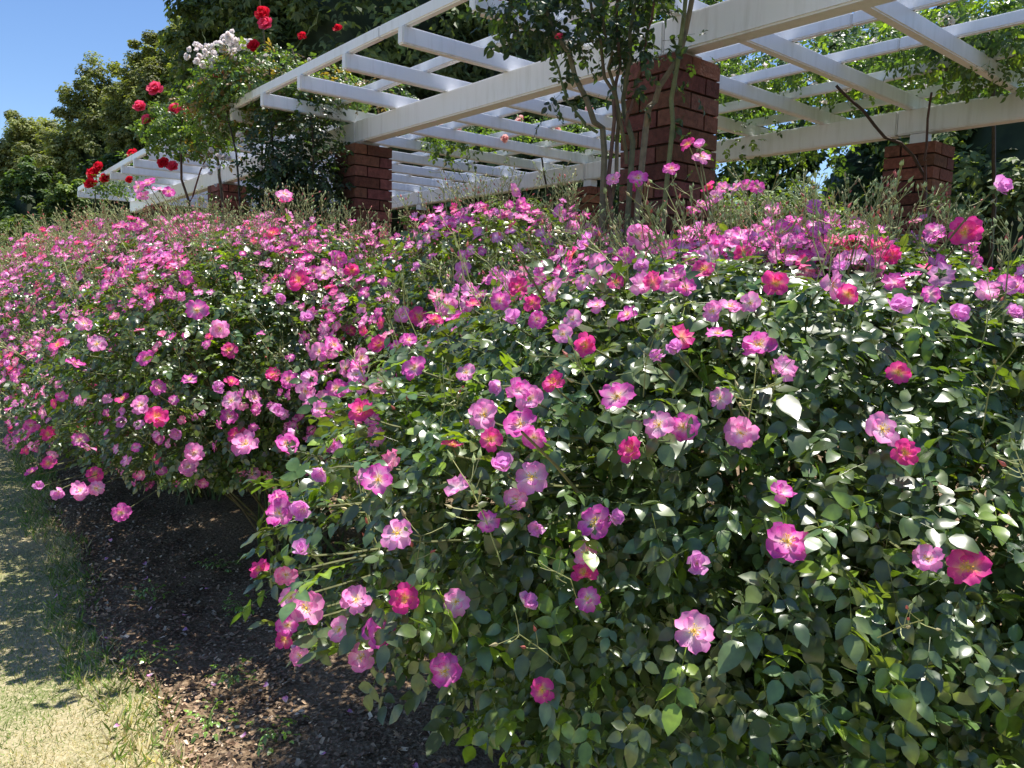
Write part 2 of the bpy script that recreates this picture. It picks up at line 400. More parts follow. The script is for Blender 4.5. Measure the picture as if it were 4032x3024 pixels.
BEAMS = [-3.35, -.62, 2.24, 5.02, 7.85, 10.6, 12.05]
for a, b in zip(BEAMS[:-1], BEAMS[1:]):
    for t in (2.79, 5.13): barmesh('beam', W(a+.002, t+TC(a)), W(b-.002, t+TC(b)), .10, .15, ZB, bev=.008)
for s in SK:
    barmesh('rafter', W(s, 2.08+TC(s)), W(s, 5.75+TC(s)), .05, .085, ZB+.0852)
for t, nm in ((2.115, 'fascia'), (2.62, 'purlin'), (3.13, 'purlin'), (3.64, 'purlin'), (4.15, 'purlin'), (4.66, 'purlin'), (5.2, 'purlin'), (5.7, 'fascia')):
    seg(nm, S0, S1, t, .04, .06, ZB+.1455, 9)
rb = np.random.default_rng(3)
def pillar(s0, t0, top=2.53, w=.30):
    ts = []; core = .017
    root = None
    o3 = W(s0, t0+TC(s0)) ; cx, cy = o3[0]+U[0]*w/2+V[0]*w/2, o3[1]+U[1]*w/2+V[1]*w/2
    nb = int(top/.075); bh = .065
    def boxT(sa, sb, ta, tb, z0, z1, col):
        v = [W(np.array(a), np.array(b), np.array(z)) for z in (z0, z1) for a, b in ((sa, ta), (sb, ta), (sb, tb), (sa, tb))]
        v = np.array(v)+np.array([o3[0], o3[1], 0])+rb.normal(0, .0008, (8, 3))
        return T(v, [[3, 2, 1, 0], [4, 5, 6, 7], [0, 1, 5, 4], [1, 2, 6, 5], [2, 3, 7, 6], [3, 0, 4, 7]], np.tile(col, (8, 1)))
    bag = Bag(); k = 0; off = (top-nb*.075)
    j = .01
    for i in range(nb):
        z0 = off+i*.075; z1 = z0+bh
        d = .095; L_ = w-d-j
        bc = lambda: np.array([.165, .066, .046])*rb.uniform(.6, 1.35)*np.array([1, rb.uniform(.85, 1.15), rb.uniform(.85, 1.2)])
        # pinwheel bond, mirrored each course
        P4 = [(0, L_, 0, d), (L_+j, w, 0, L_), (w-L_, w, w-d, w), (0, d, d+j, w)]
        for (sa, sb, ta, tb) in P4:
            if i % 2: sa, sb, ta, tb = ta, tb, sa, sb
            bag.one(boxT(sa, sb, ta, tb, z0, z1, bc()))
    pr = bag.build('brick_pillar', M_brick, pergola)
    bag = Bag(); bag.one(boxT(core, w-core, core, w-core, -.05, top-.006, (1, 1, 1)))
    mo = bag.build('mortar', M_mortar, pergola); mo.parent = pr
    return pr
for s0 in (-.75, 2.09, 4.87, 7.72, 10.45): pillar(s0, 2.66)
for s0 in (-.9, 1.96, 4.84, 7.72): pillar(s0, 4.98, 2.48)
for s0 in (-.6, 2.24, 5.02, 7.87, 10.6): barmesh('bearing_plate', W(s0-.11, 2.80+TC(s0)), W(s0+.11, 2.80+TC(s0)), .16, .018, 2.548, M_plate, .002)
for s0 in (-.75, 2.11, 4.99, 7.87): barmesh('bracket', W(s0-.05, 5.13+TC(s0)), W(s0+.05, 5.13+TC(s0)), .08, .068, 2.548, M_paint, .003)

# ------------------------------------------------------------------ rose bushes
# (s, t, radius s, radius t, z centre, radius up, radius down)
BUSH = [(-.70, 2.52, 1.2, 1.24, .95, .54, .68), (1.16, 2.0, 1.05, 1.22, .98, .645, .60), (3.80, 1.76, .88, 1.2, .92, .84, .36),
        (5.35, 1.75, 1.0, 1.2, .92, .90, .42), (6.95, 1.8, 1.1, 1.2, .92, .92, .42), (8.8, 1.85, 1.2, 1.2, .92, .9, .5)]
LOBE = {1: [(1.24, 1.06, .46, .50, 1.0, .32, .26)], 2: [(2.60, 2.25, .74, .92, 1.15, .68, .28)]}   # lower boughs of the nearest bush
def bush_surf(b, D):                              # D: unit directions in (s,t,z); returns radius multiplier point
    s, t, rs, rt, zc, ru, rd = b
    rz = np.where(D[..., 2] > 0, ru, rd)
    e = 2.2
    r = 1/np.power(np.abs(D[..., 0]/rs)**e+np.abs(D[..., 1]/rt)**e+np.abs(D[..., 2]/rz)**e, 1/e)
    q = D*r[..., None]+np.array([s, t, zc])
    return r*(1+.11*wob(q*np.array([1, 1, 1.2]), 2.3, s)+.05*wob(q, 6., s))
def bush_point(b, D, k):
    r = bush_surf(b, D)*k
    return D*r[..., None]+np.array([b[0], b[1], b[2+2]])
def inside(b, q):                                 # <1 inside
    d = q-np.array([b[0], b[1], b[4]]); L = np.linalg.norm(d, axis=-1); D = d/np.maximum(L, 1e-6)[..., None]
    return L/bush_surf(b, D)
def st2w(q): return W(q[..., 0], q[..., 1], q[..., 2])
def dirs(r, n, up=0.0):
    D = r.normal(0, 1, (n*3, 3)); D[:, 2] += up; D = unit(D); return D[:n]
#BUSHDEF_END
#TABLE
HAND = [
    (1,0.386,1.025,1.168,0.0352,'m',-0.21,-0.63,0.75), (1,0.603,0.967,1.157,0.0297,'d',-0.64,-0.45,0.63), (1,0.545,0.96,1.17,0.021,'p',-0.47,-0.59,0.66), (1,0.255,0.995,1.05,0.0315,'p',-0.15,-0.7,0.7),
    (1,-0.095,1.133,0.913,0.0311,'m',-0.35,-0.8,0.49), (1,0.055,1.084,0.911,0.021,'d',-0.01,-0.81,0.59), (1,0.121,1.1,1.049,0.021,'m',-0.38,-0.76,0.53), (1,0.116,1.12,1.081,0.0232,'d',-0.28,-0.42,0.87),
    (1,0.119,1.131,1.108,0.0255,'p',-0.56,-0.77,0.3), (1,0.132,1.137,1.155,0.0298,'m',-0.32,-0.72,0.61), (1,0.158,1.13,1.165,0.021,'l',0.31,-0.88,0.36), (1,0.027,1.13,1.025,0.0264,'l',0.39,-0.55,0.74),
    (1,-0.078,1.115,1.034,0.0239,'p',-0.2,-0.87,0.45), (1,-0.157,1.115,1.038,0.0246,'d',-0.06,-0.94,0.34), (1,-0.195,1.124,0.979,0.03,'m',-0.1,-0.86,0.49), (1,-0.231,1.158,0.919,0.0251,'p',-0.07,-0.84,0.54),
    (1,-0.236,1.138,1.024,0.0266,'p',0.11,-0.58,0.81), (1,-0.265,1.155,0.967,0.0242,'p',-0.41,-0.68,0.6), (1,-0.324,1.182,0.989,0.0329,'p',0.14,-0.76,0.63), (1,-0.357,1.208,0.996,0.021,'p',-0.05,-0.91,0.42),
    (1,-0.37,1.233,0.938,0.021,'m',-0.06,-0.9,0.44), (1,-0.391,1.284,0.889,0.021,'d',-0.44,-0.73,0.52), (1,-0.357,1.258,0.872,0.021,'p',-0,-0.97,0.25), (1,-0.338,1.209,1.076,0.022,'l',0.03,-0.62,0.79),
    (1,-0.449,1.33,0.997,0.021,'d',-0.33,-0.57,0.75), (1,-0.369,1.22,1.03,0.021,'f',0.24,-0.95,0.18), (1,-0.407,1.318,1.106,0.0287,'m',-0.08,-0.74,0.67), (1,-0.348,1.256,1.132,0.0297,'l',-0,-0.99,0.17),
    (1,-0.428,1.376,1.114,0.0214,'m',0.3,-0.78,0.54), (1,-0.172,1.142,1.13,0.0293,'p',-0.11,-0.67,0.74), (1,-0.212,1.199,1.2,0.0282,'m',0.18,-0.79,0.59), (1,-0.324,1.295,1.19,0.0249,'l',-0.31,-0.92,-0.23),
    (1,0.045,1.152,1.141,0.0223,'l',-0.26,-0.94,0.2), (1,0.034,1.153,1.221,0.03,'p',-0.06,-0.78,0.63), (1,-0.01,1.162,1.231,0.0302,'l',-0.18,-0.55,0.81), (1,0.009,1.157,1.185,0.021,'p',-0.06,-0.99,0.12),
    (1,-0.032,1.191,1.271,0.0213,'d',0.36,-0.86,0.35), (1,0.014,1.186,1.298,0.0306,'m',-0.11,-0.74,0.66), (1,0.029,1.207,1.336,0.0258,'p',-0.19,-0.92,0.36), (1,-0.045,1.228,1.305,0.0301,'p',-0.01,-0.84,0.55),
    (1,0.035,1.168,1.28,0.021,'m',0.2,-0.97,-0.14), (1,-0.094,1.222,1.254,0.021,'d',0.16,-0.22,0.96), (1,0.184,1.15,1.267,0.0227,'d',-0.63,-0.7,0.33), (1,0.164,1.176,1.346,0.0295,'m',-0.31,-0.77,0.56),
    (1,0.227,1.155,1.306,0.0276,'p',-0.37,-0.78,0.51), (1,0.264,1.154,1.304,0.0262,'m',-0.46,-0.85,0.24), (1,0.352,1.154,1.297,0.0284,'p',-0.23,-0.96,0.19), (1,0.56,1.139,1.309,0.0315,'p',0.11,-0.84,0.53),
    (1,0.575,1.095,1.283,0.021,'d',-0.17,-0.88,0.45), (1,0.269,1.052,1.125,0.0251,'l',-0.17,-0.93,0.33), (1,0.615,1.213,1.389,0.021,'d',-0.07,-0.97,0.22), (1,0.066,1.218,1.361,0.021,'d',-0.32,-0.65,0.69),
    (1,-0.022,1.273,1.346,0.021,'l',-0.55,-0.83,-0.11), (1,-0.087,1.428,1.352,0.0226,'p',-0.24,-0.74,0.63), (1,0.393,1.218,1.428,0.031,'m',-0.41,-0.66,0.63), (1,0.332,1.236,1.443,0.0224,'m',-0.12,-0.4,0.91),
    (1,0.26,1.216,1.417,0.0229,'l',-0.39,-0.8,0.45), (1,0.229,1.207,1.404,0.021,'l',-0.2,-0.81,0.55), (1,0.324,1.176,1.347,0.021,'p',-0.74,-0.57,0.35), (1,0.203,1.369,1.468,0.0223,'m',-0.47,-0.51,0.72),
    (1,0.461,1.359,1.529,0.0261,'d',-0.17,-0.94,0.29), (1,0.547,1.327,1.526,0.0295,'p',0.7,-0.69,0.22), (1,0.565,1.301,1.512,0.021,'d',-0.56,-0.83,0.05), (1,0.646,1.29,1.487,0.0319,'l',-0.2,-0.71,0.67),
    (1,0.793,1.378,1.479,0.0307,'l',-0.01,-0.95,0.32), (1,0.916,1.481,1.529,0.0267,'p',-0.72,-0.4,0.56), (1,0.982,1.523,1.542,0.032,'m',-0.07,-0.69,0.72), (1,0.911,1.411,1.482,0.0264,'l',0.24,-0.83,0.5),
    (1,0.927,1.601,1.646,0.0353,'d',-0.52,-0.83,0.18), (1,0.928,1.512,1.722,0.0331,'l',0.25,-0.89,0.37), (1,0.643,1.871,1.664,0.0334,'m',-0.1,-0.87,0.49), (1,0.761,1.984,1.731,0.033,'l',-0.47,-0.83,0.29),
    (1,0.929,2.36,1.751,0.0309,'m',-0.37,-0.71,0.6), (1,0.799,2.411,1.774,0.0329,'p',-0.16,-0.58,0.8), (1,0.518,1.758,1.603,0.0242,'d',-0.38,-0.84,0.39), (1,0.384,1.566,1.558,0.0263,'d',-0.3,-0.82,0.48),
    (1,0.441,2.25,1.644,0.0336,'m',-0.48,-0.66,0.58), (1,0.268,1.68,1.631,0.0331,'p',-0.14,-0.99,-0.09), (1,0.266,1.615,1.563,0.0242,'l',-0.18,-0.97,0.14), (1,0.244,1.691,1.59,0.021,'m',-0.02,-0.98,0.19),
    (1,0.207,1.57,1.529,0.021,'d',-0.21,-0.81,0.55), (1,0.184,1.621,1.546,0.0292,'p',-0.86,-0.29,0.41), (1,0.082,1.609,1.512,0.03,'p',-0.69,-0.6,0.41), (2,0.139,2.786,1.645,0.0317,'d',0.25,-0.87,0.42),
    (1,-0.001,1.529,1.449,0.0305,'l',-0.1,-0.81,0.58), (1,0.01,1.691,1.516,0.0254,'d',-0.29,-0.84,0.45), (1,-0.029,1.622,1.486,0.0244,'m',-0.08,-0.95,0.29), (1,-0.183,2.099,1.466,0.0393,'p',-0.02,-0.98,0.17),
    (2,-0.183,2.739,1.588,0.0329,'p',0.16,-0.92,0.35), (2,-0.325,2.637,1.416,0.0398,'d',0.3,-0.9,0.31), (2,0.22,3.003,1.764,0.0322,'p',-0.03,-0.92,-0.39), (2,0.164,2.951,1.807,0.0439,'p',0.73,-0.67,0.15),
    (2,0.021,3.267,1.873,0.0369,'m',0.51,-0.86,-0.07), (2,-0.005,2.977,1.891,0.0335,'p',0.51,-0.74,0.44), (1,0.112,1.44,1.456,0.0218,'p',-0.39,-0.86,0.32), (1,0.089,1.372,1.431,0.021,'p',-0.1,-0.92,0.38),
    (1,0.122,1.281,1.418,0.0233,'d',-0.56,-0.8,0.23), (1,0.323,1.456,1.519,0.0245,'m',0.03,-0.72,0.7), (1,0.301,1.522,1.528,0.0229,'p',-0.27,-0.89,0.36), (1,0.366,1.298,1.487,0.0227,'p',-0.14,-0.57,0.81),
    (1,0.335,1.289,1.479,0.021,'p',-0.42,-0.84,0.35), (1,0.397,1.29,1.494,0.021,'p',-0.48,-0.77,0.42), (1,0.623,2.715,1.803,0.0307,'m',0.3,-0.54,0.78), (1,0.553,2.298,1.774,0.0259,'m',0.05,-0.54,0.84),
    (1,0.589,2.309,1.799,0.0274,'p',-0.4,-0.79,0.46), (1,0.614,2.32,1.824,0.0261,'p',-0.21,-0.85,0.49), (1,0.69,2.452,1.846,0.0276,'p',-0.78,-0.1,0.61), (1,0.724,2.461,1.854,0.0262,'m',-0.39,-0.8,0.46),
    (1,0.756,2.453,1.849,0.0261,'m',-0.28,-0.9,0.32), (1,0.531,2.284,1.933,0.0309,'l',-0.23,-0.64,0.73), (1,0.539,2.289,1.908,0.031,'p',0.15,-0.62,0.77), (1,0.496,2.285,1.943,0.0269,'d',-0.68,-0.43,0.59),
    (2,0.801,3.278,1.966,0.033,'d',0.58,-0.52,-0.63), (1,0.454,2.301,1.875,0.0272,'m',-0.12,-0.77,0.62), (2,0.364,2.934,1.937,0.033,'p',-0.25,-0.86,0.45), (1,0.361,2.323,1.85,0.033,'m',-0.05,-0.87,0.49),
    (2,0.534,3.45,1.976,0.0327,'d',-0.04,-0.7,0.71), (2,-0.433,2.481,1.328,0.0437,'d',-0.31,-0.68,0.67), (1,-0.221,1.62,1.399,0.021,'m',0.09,-0.74,0.66), (1,-0.197,1.541,1.348,0.031,'m',-0.55,-0.71,0.44),
    (2,-0.528,2.652,1.266,0.042,'p',0.57,-0.74,0.36), (1,-0.286,1.435,1.275,0.0273,'d',-0.11,-0.64,0.76), (2,-0.611,2.64,1.16,0.042,'m',0.31,-0.85,0.43), (2,-0.592,2.688,1.229,0.0377,'p',0.89,-0.45,-0.01),
    (2,-0.672,2.708,1.117,0.0365,'p',0.17,-0.97,0.19), (2,-0.997,2.823,0.919,0.0574,'p',-0.11,-0.66,0.74), (2,-1.087,2.985,0.922,0.0404,'d',0.03,-0.8,0.59), (1,-0.456,1.53,1.187,0.0274,'m',0.32,-0.62,0.72),
    (2,-1.097,3.18,0.716,0.0394,'p',-0.06,-0.91,0.42), (2,-1.185,2.803,0.887,0.045,'p',0.61,-0.74,0.29), (2,-1.273,2.954,0.794,0.042,'p',0.47,-0.72,0.51), (2,-1.318,2.97,0.93,0.042,'l',0.13,-0.99,-0.02),
    (2,-1.45,2.776,0.66,0.0381,'m',0.33,-0.91,0.27), (2,-1.661,2.989,0.75,0.0371,'d',0.3,-0.93,0.23), (2,-1.611,2.904,0.716,0.0343,'p',0.2,-0.98,-0.04), (2,-1.653,2.864,0.716,0.0409,'p',0.42,-0.59,0.69),
    (2,-1.711,2.824,0.722,0.0404,'l',0.44,-0.88,-0.17), (2,-1.778,2.818,0.743,0.0333,'l',0.33,-0.89,0.3), (2,-2.133,3.329,0.669,0.033,'m',-0.31,-0.44,0.85), (2,-1.828,2.963,0.799,0.033,'d',-0.07,-0.7,0.71),
    (2,-2.04,3.317,0.845,0.0368,'d',0.07,-0.86,0.5), (2,-1.76,3.069,0.873,0.0359,'m',0.39,-0.81,0.43), (3,-2.794,4.245,0.652,0.0392,'l',0.41,-0.8,0.43), (2,-2.117,3.321,0.88,0.0368,'m',0.49,-0.54,0.68),
    (2,-1.304,2.77,1.027,0.0442,'d',0.64,-0.68,0.37), (2,-1.361,2.775,1.068,0.0442,'p',0.02,-0.79,0.61), (2,-1.518,2.95,0.971,0.0363,'l',-0.12,-0.96,0.26), (2,-1.536,2.985,1.058,0.0329,'d',-0.02,-0.48,0.88),
    (2,-1.381,2.958,1.108,0.0344,'m',0.49,-0.78,0.39), (2,-1.262,2.97,1.142,0.0345,'m',0.17,-0.45,0.88), (2,-1.162,2.991,1.105,0.042,'l',0.41,-0.8,0.43), (2,-1.059,2.857,1.078,0.042,'p',0.07,-0.93,0.37),
    (2,-1.114,3.01,1.132,0.0312,'d',0.42,-0.47,0.78), (2,-1.019,2.987,1.072,0.042,'p',0.71,-0.38,0.59), (2,-0.902,2.869,1.037,0.0475,'l',0.69,-0.63,0.36), (2,-0.858,2.923,1.156,0.041,'m',0.32,-0.85,0.43),
    (2,-0.957,3.038,1.16,0.0333,'d',0.17,-0.78,0.6), (2,-0.729,2.74,1.188,0.0351,'p',-0.02,-1,0.05), (2,-1.12,2.994,0.995,0.0386,'m',0.32,-0.74,0.59), (2,-1.637,3.002,1.272,0.0419,'p',0.35,-0.84,0.41),
    (2,-1.816,3.041,1.262,0.0333,'d',0.09,-0.61,0.79), (2,-1.725,3.001,1.194,0.0384,'m',0.52,-0.04,0.85), (2,-1.734,3.084,1.345,0.0392,'p',0.6,-0.52,0.61), (2,-1.452,3.012,1.217,0.0385,'m',-0.05,-0.9,0.42),
    (2,-1.135,3.049,1.254,0.0371,'d',0.5,-0.7,0.51), (2,-1.108,2.889,1.348,0.042,'p',0.16,-0.97,-0.19), (2,-1.197,2.897,1.416,0.0455,'m',0.33,-0.94,0.11), (2,-0.988,3.227,1.456,0.0409,'l',0.57,-0.81,0.14),
    (2,-0.89,3.18,1.54,0.0516,'d',-0.22,-0.86,0.46), (2,-0.821,3.023,1.385,0.0421,'l',0.44,-0.68,0.59), (2,-1.145,3.668,1.761,0.0504,'d',-0.15,-0.62,0.77), (2,-1.445,3.407,1.543,0.0389,'m',-0.21,-0.87,0.44),
    (2,-1.111,3.748,1.954,0.0445,'p',0.39,-0.55,0.74), (2,-1.16,3.934,1.95,0.0374,'d',-0.18,-0.4,0.9), (2,-1.734,3.798,1.97,0.0383,'p',-0.28,-0.12,0.95), (2,-1.78,3.777,1.999,0.0403,'m',-0.1,-0.53,0.84),
    (2,-1.824,3.775,1.976,0.0381,'p',-0.26,-0.96,0.12), (2,-1.809,3.786,1.934,0.0382,'p',-0.06,-0.73,0.68), (2,-1.693,3.805,1.961,0.0339,'m',0.16,-0.8,0.58), (2,-0.625,2.658,1.312,0.042,'m',0.65,-0.41,0.64),
    (2,-0.708,2.791,1.276,0.0407,'p',0.38,-0.87,0.32), (1,-0.339,1.651,1.319,0.0232,'p',0.08,-0.66,0.75), (1,-0.273,1.537,1.309,0.021,'p',0.01,-0.89,0.46), (2,-0.747,2.742,1.136,0.0402,'p',0.44,-0.87,0.24),
    (1,-0.397,1.563,1.255,0.021,'p',-0.22,-0.8,0.55), (1,-0.171,1.674,1.442,0.021,'d',0.27,-0.63,0.73), (2,-0.387,2.678,1.421,0.0324,'p',0.24,-0.92,0.31), (2,-0.443,2.774,1.476,0.0334,'p',0.47,-0.51,0.72),
    (2,-0.789,3.199,1.571,0.0442,'p',0.09,-0.85,0.51), (2,-0.761,3.329,1.635,0.0439,'m',0.72,-0.69,-0.02), (2,-1.365,3.858,1.783,0.0414,'p',0.3,-0.09,0.95), (2,-0.669,3.176,1.583,0.0362,'d',0.53,-0.85,-0.07),
    (1,0.038,1.573,1.483,0.021,'d',-0.51,-0.79,0.33), (1,-0.093,2.054,1.493,0.026,'m',-0.2,-0.72,0.67), (1,-0.123,2.043,1.474,0.0246,'p',0.09,-0.92,0.38), (2,-0.041,2.663,1.564,0.0288,'p',0.35,-0.89,-0.29),
    (2,-0.187,2.686,1.554,0.0274,'p',-0.13,-0.87,-0.48), (2,0.096,2.731,1.593,0.0295,'d',0.06,-1,0.03), (1,0.144,1.603,1.528,0.021,'p',-0.56,-0.77,0.3), (1,0.046,1.497,1.452,0.021,'m',0.23,-0.97,0.06),
    (1,0.161,1.484,1.482,0.021,'p',-0.37,-0.45,0.81),
]
#TABLE_END
def rand_leaf_col(r, n, base, young=.06):
    c = np.array(base)*r.uniform(.6, 1.45, (n, 1))*np.stack([r.uniform(.85, 1.2, n), np.ones(n), r.uniform(.8, 1.2, n)], -1)
    k = r.random(n) < young; c[k] = np.array([.17, .27, .03])*r.uniform(.7, 1.2, (k.sum(), 1)); return c
LABB = ['dark leaved rose bush with few violet pink blossoms at the right edge',
        'large nearest rose bush with wide open pink blossoms overhanging the mulch',
        'second rose bush along the row, its low blossoms hanging over the lawn edge shadow',
        'third rose bush along the row, densely covered in small pink blossoms',
        'fourth rose bush along the row, a haze of pink blossoms before the left pillar',
        'farthest pink rose bush, fading into seedheads at the left edge']
def build_bush(i, nleaf, nlow, nbl, nstuff, nbud, hand, topw, scale):
    b = BUSH[i]; r = np.random.default_rng(100+i)
    root = empty('rose_bush', tuple(W(b[0], b[1], .05)), LABB[i], 'rose bush', 'pink rose bushes in a row before the pergola')
    bag = Bag()
    def leaves(n, tps, size, kmin, b=b):
        D = dirs(r, n, .15); k = 1.02-np.abs(r.normal(0, 1, n))*kmin
        q = bush_point(b, D, k); ok = (q[:, 2] > .28) & (k > .2)
        for j, o in enumerate(BUSH):
            if j != i: ok &= inside(o, q) > .72
        Pw = st2w(q); ok &= np.linalg.norm(Pw-np.array([0, 0, 1.5]), axis=1) > .62
        D = D[ok]; Pw = Pw[ok]; m = len(Pw)
        out = D[:, :1]*U+D[:, 1:2]*V+D[:, 2:]*np.array([0, 0, 1.])
        Nn = unit(out*.45+np.array([0, 0, .85])+r.normal(0, .46, (m, 3)))
        Y = unit(out*.7+np.array([0, 0, -.25])+r.normal(0, .6, (m, 3)))
        F = frames(Nn, Y); col = rand_leaf_col(r, m, (.072, .116, .040), .08)
        ch = r.integers(0, len(tps), m); S_ = size*r.uniform(.65, 1.2, m)
        for c in range(len(tps)):
            a = ch == c; bag.add(tps[c], F[a], Pw[a], S_[a], col[a])
    if nleaf: leaves(nleaf, COMP, .043*scale, .16)
    leaves(int((nleaf+nlow)*.22), COMP3 if nleaf else COMPL, .05, .45)
    for lb in LOBE.get(i, []): leaves(int(7500*lb[2]*lb[3]*(1 if i == 1 else .8)), COMP, .036, .22, lb)
    if nlow: leaves(nlow, COMPL, .046*scale, .14)
    bag.build('foliage', M_rose, root, True)
    # buds
    bag = Bag()
    def buds(n, up, b=b):
        D = dirs(r, n*2, up); D = D[D[:, 2] > -.15][:n]; m0 = len(D); q = bush_point(b, D, r.uniform(.97, 1.13, m0))
        ok = np.ones(m0, bool)
        for j, o in enumerate(BUSH):
            if j != i: ok &= inside(o, q) > .95
        D = D[ok]; Pw = st2w(q[ok]); m = len(Pw)
        out = D[:, :1]*U+D[:, 1:2]*V+D[:, 2:]*np.array([0, 0, 1.])
        Y = unit(out*.55+np.array([0, 0, .8])+r.normal(0, .25, (m, 3))); Nn = r.normal(0, 1, (m, 3))
        Nn = unit(Nn-Y*(Nn*Y).sum(-1, keepdims=True)); F = frames(Nn, Y)
        ch = r.integers(0, len(BUD), m); S_ = r.uniform(.07, .14, m)*(1 if i < 3 else 1.15); col = np.ones((m, 3))*r.uniform(.7, 1.5, (m, 1))
        for c in range(len(BUD)):
            a = ch == c; bag.add(BUD[c], F[a], Pw[a], S_[a], col[a])
    buds(nbud if i else 90, topw); buds(nbud//5, 2.2)
    if i == 2: buds(260, 1.6, LOBE[2][0])
    o = bag.build('bud_sprays', M_bud, root); o['kind'] = 'stuff'
    # stems and canes
    bag = Bag(); base = np.array([b[0], b[1], .03])
    for k in range(46):
        D = dirs(r, 1, .5)[0]; D[2] = abs(D[2])*.8+.05 if r.random() < .75 else D[2]
        e = bush_point(b, unit(D)[None], np.array([r.uniform(.75, 1.0)]))[0]
        if e[2] < .4: e[2] = .4
        st = base+np.array([r.normal(0, .12), r.normal(0, .12), 0]); mid = (st+e)/2+np.array([0, 0, .35]); mid[:2] = st[:2]*.6+e[:2]*.4
        c = np.array([.13, .10, .05])*r.uniform(.6, 1.4) if r.random() < .6 else np.array([.10, .15, .05])
        bag.one(tube(st2w(bez(st, mid, e, 9)), r.uniform(.005, .011), .0025, 5, c))
    for k in range(14):                            # long arching shoots that break the outline
        D = unit(np.array([r.normal(0, .8), r.normal(-.2, .7), r.uniform(.2, 1.1)])); q = bush_point(b, np.stack([D, D]), np.array([.75, r.uniform(1.08, 1.22)]))
        q[0] = base; P = st2w(q); m_ = P[0]*.25+P[1]*.75+np.array([0, 0, .12]) if 1 else (P[0]+P[1])/2+np.array([0, 0, .06]); bag.one(tube(bez(P[0], m_, P[1], 9), .006, .002, 5, (.17, .15, .06)))
    # blossoms: hand placed first
    items = []
    for (bi, x, y, z, rad, pal, nx, ny, nz) in hand:
        if bi == i: items.append((np.array([x, y, z]), rad, pal, np.array([nx, ny, nz])))
    hp = np.array([a[0] for a in items]) if items else np.zeros((0, 3))
    small = []
    def add_rand(n, lst):
        D = dirs(r, n*(14 if i < 2 else 6), topw*.8); D = D[(D[:, 2] > -.35) & (D[:, 1] < .75)]
        q = bush_point(b, D, r.uniform(1.0, 1.11, len(D))); ok = np.ones(len(D), bool)
        for j, o in enumerate(BUSH):
            if j != i: ok &= inside(o, q) > .98
        D = D[ok]; q = q[ok]; Pw = st2w(q)
        if i == 2:                                 # the low bridge towards the nearest bush carries bloom too
            D2 = dirs(r, n*3, .8); D2 = D2[D2[:, 2] > -.1]; q2 = bush_point(LOBE[2][0], D2, r.uniform(1., 1.07, len(D2))); ok2 = inside(BUSH[1], q2) > 1.; ok2 &= inside(BUSH[2], q2) > 1.
            D = np.concatenate([D, D2[ok2]]); Pw = np.concatenate([Pw, st2w(q2[ok2])]); pm = r.permutation(len(D)); D = D[pm]; Pw = Pw[pm]
        if i < 2:                                  # few blooms low on the near side
            st_ = (Pw @ U[:, None])[:, 0]; a = (st_ > .9+r.normal(0, .2, len(Pw))) & (Pw[:, 2] > 1.15) | (Pw[:, 2] > 1.38+r.normal(0, .1, len(Pw))) & (r.random(len(Pw)) < .3); D = D[a]; Pw = Pw[a]
        cl = wob(Pw, 4.5, 3.3)+r.normal(0, .35, len(Pw)); a = cl > .12; D = D[a]; Pw = Pw[a]
        for d, p in zip(D, Pw):
            if len(lst) >= n: break
            if len(hp) and (np.linalg.norm(hp-p, axis=1) < .05).any() : continue
            out = d[0]*U+d[1]*V+np.array([0, 0, d[2]])
            nn = unit(out*.5+np.array([0, 0, .35])+np.array([-.15, -.35, 0])+r.normal(0, .38, 3))
            lst.append((p, r.uniform(.021, .034)*(1 if i < 3 else 1.12), 'dmmmmpppplf'[r.integers(0, 11)], nn))
    rnd = []; add_rand(nbl, rnd); items += rnd[:max(0, 100-len(items))]
    for p, rad, pal, nn in items:
        X = unit(np.cross([.2, .1, 1.], nn)) if abs(nn[2]) < .95 else np.array([1., 0, 0]); Y = np.cross(nn, X); a = r.random()*6.28
        Rm = np.stack([X*math.cos(a)+Y*math.sin(a), -X*math.sin(a)+Y*math.cos(a), nn], -1)
        Mx = Matrix.Translation(Vector(p)-root.location) @ (Matrix(Rm.tolist()).to_4x4()) @ Matrix.Scale(rad, 4)
        o = link('blossom', BLM[pal][r.integers(0, 5)], root); o.matrix_local = Mx
        st = link('stamens', STM[r.integers(0, 3)], o)
        q0 = p-nn*rad*.15; qs = np.array([p @ U, p @ V, p[2]]); ins = float(inside(b, qs[None])[0]); dd = np.linalg.norm(qs-np.array([b[0], b[1], b[4]]))
        q2 = q0+(.24+max(0, dd*(1-1/ins)))*unit(W(b[0], b[1], b[4])-p)+r.normal(0, .015, 3)
        bag.one(tube(bez(q0, q0-nn*.05, q2, 6), .0016, .0028, 4, (.16, .17, .07)))
    bag.build('stems', M_stem, root)
    if nstuff:
        bag = Bag(); lst = []; r2 = r; add_rand(nstuff, lst)
        for pal in 'dmplf':
            for c in range(4):
                a = [x for k, x in enumerate(lst) if x[2] == pal and k % 4 == c]
                if not a: continue
                Nn = np.array([x[3] for x in a]); F = frames(Nn, r.normal(0, 1, (len(a), 3)))
                bag.add(BLL[pal][c], F, np.array([x[0] for x in a]), np.array([x[1] for x in a])*.9, np.ones((len(a), 3)))
        o = bag.build('small_blossoms', M_petal, root); o['kind'] = 'stuff'
    return root
#            leaf  low   bl  stuff bud topw scale
build_bush(0, 10500, 0, 6, 0, 200, HAND, .6, .92)
build_bush(1, 18500, 0, 6, 560, 420, HAND, .7, .84)
build_bush(2, 11500, 0, 80, 1400, 560, HAND, .7, .82)
build_bush(3, 2500, 6500, 100, 1100, 900, HAND, .8, .9)
build_bush(4, 0, 8000, 100, 1200, 1200, HAND, .8, .95)
build_bush(5, 0, 8000, 80, 330, 2200, HAND, .9, 1.0)
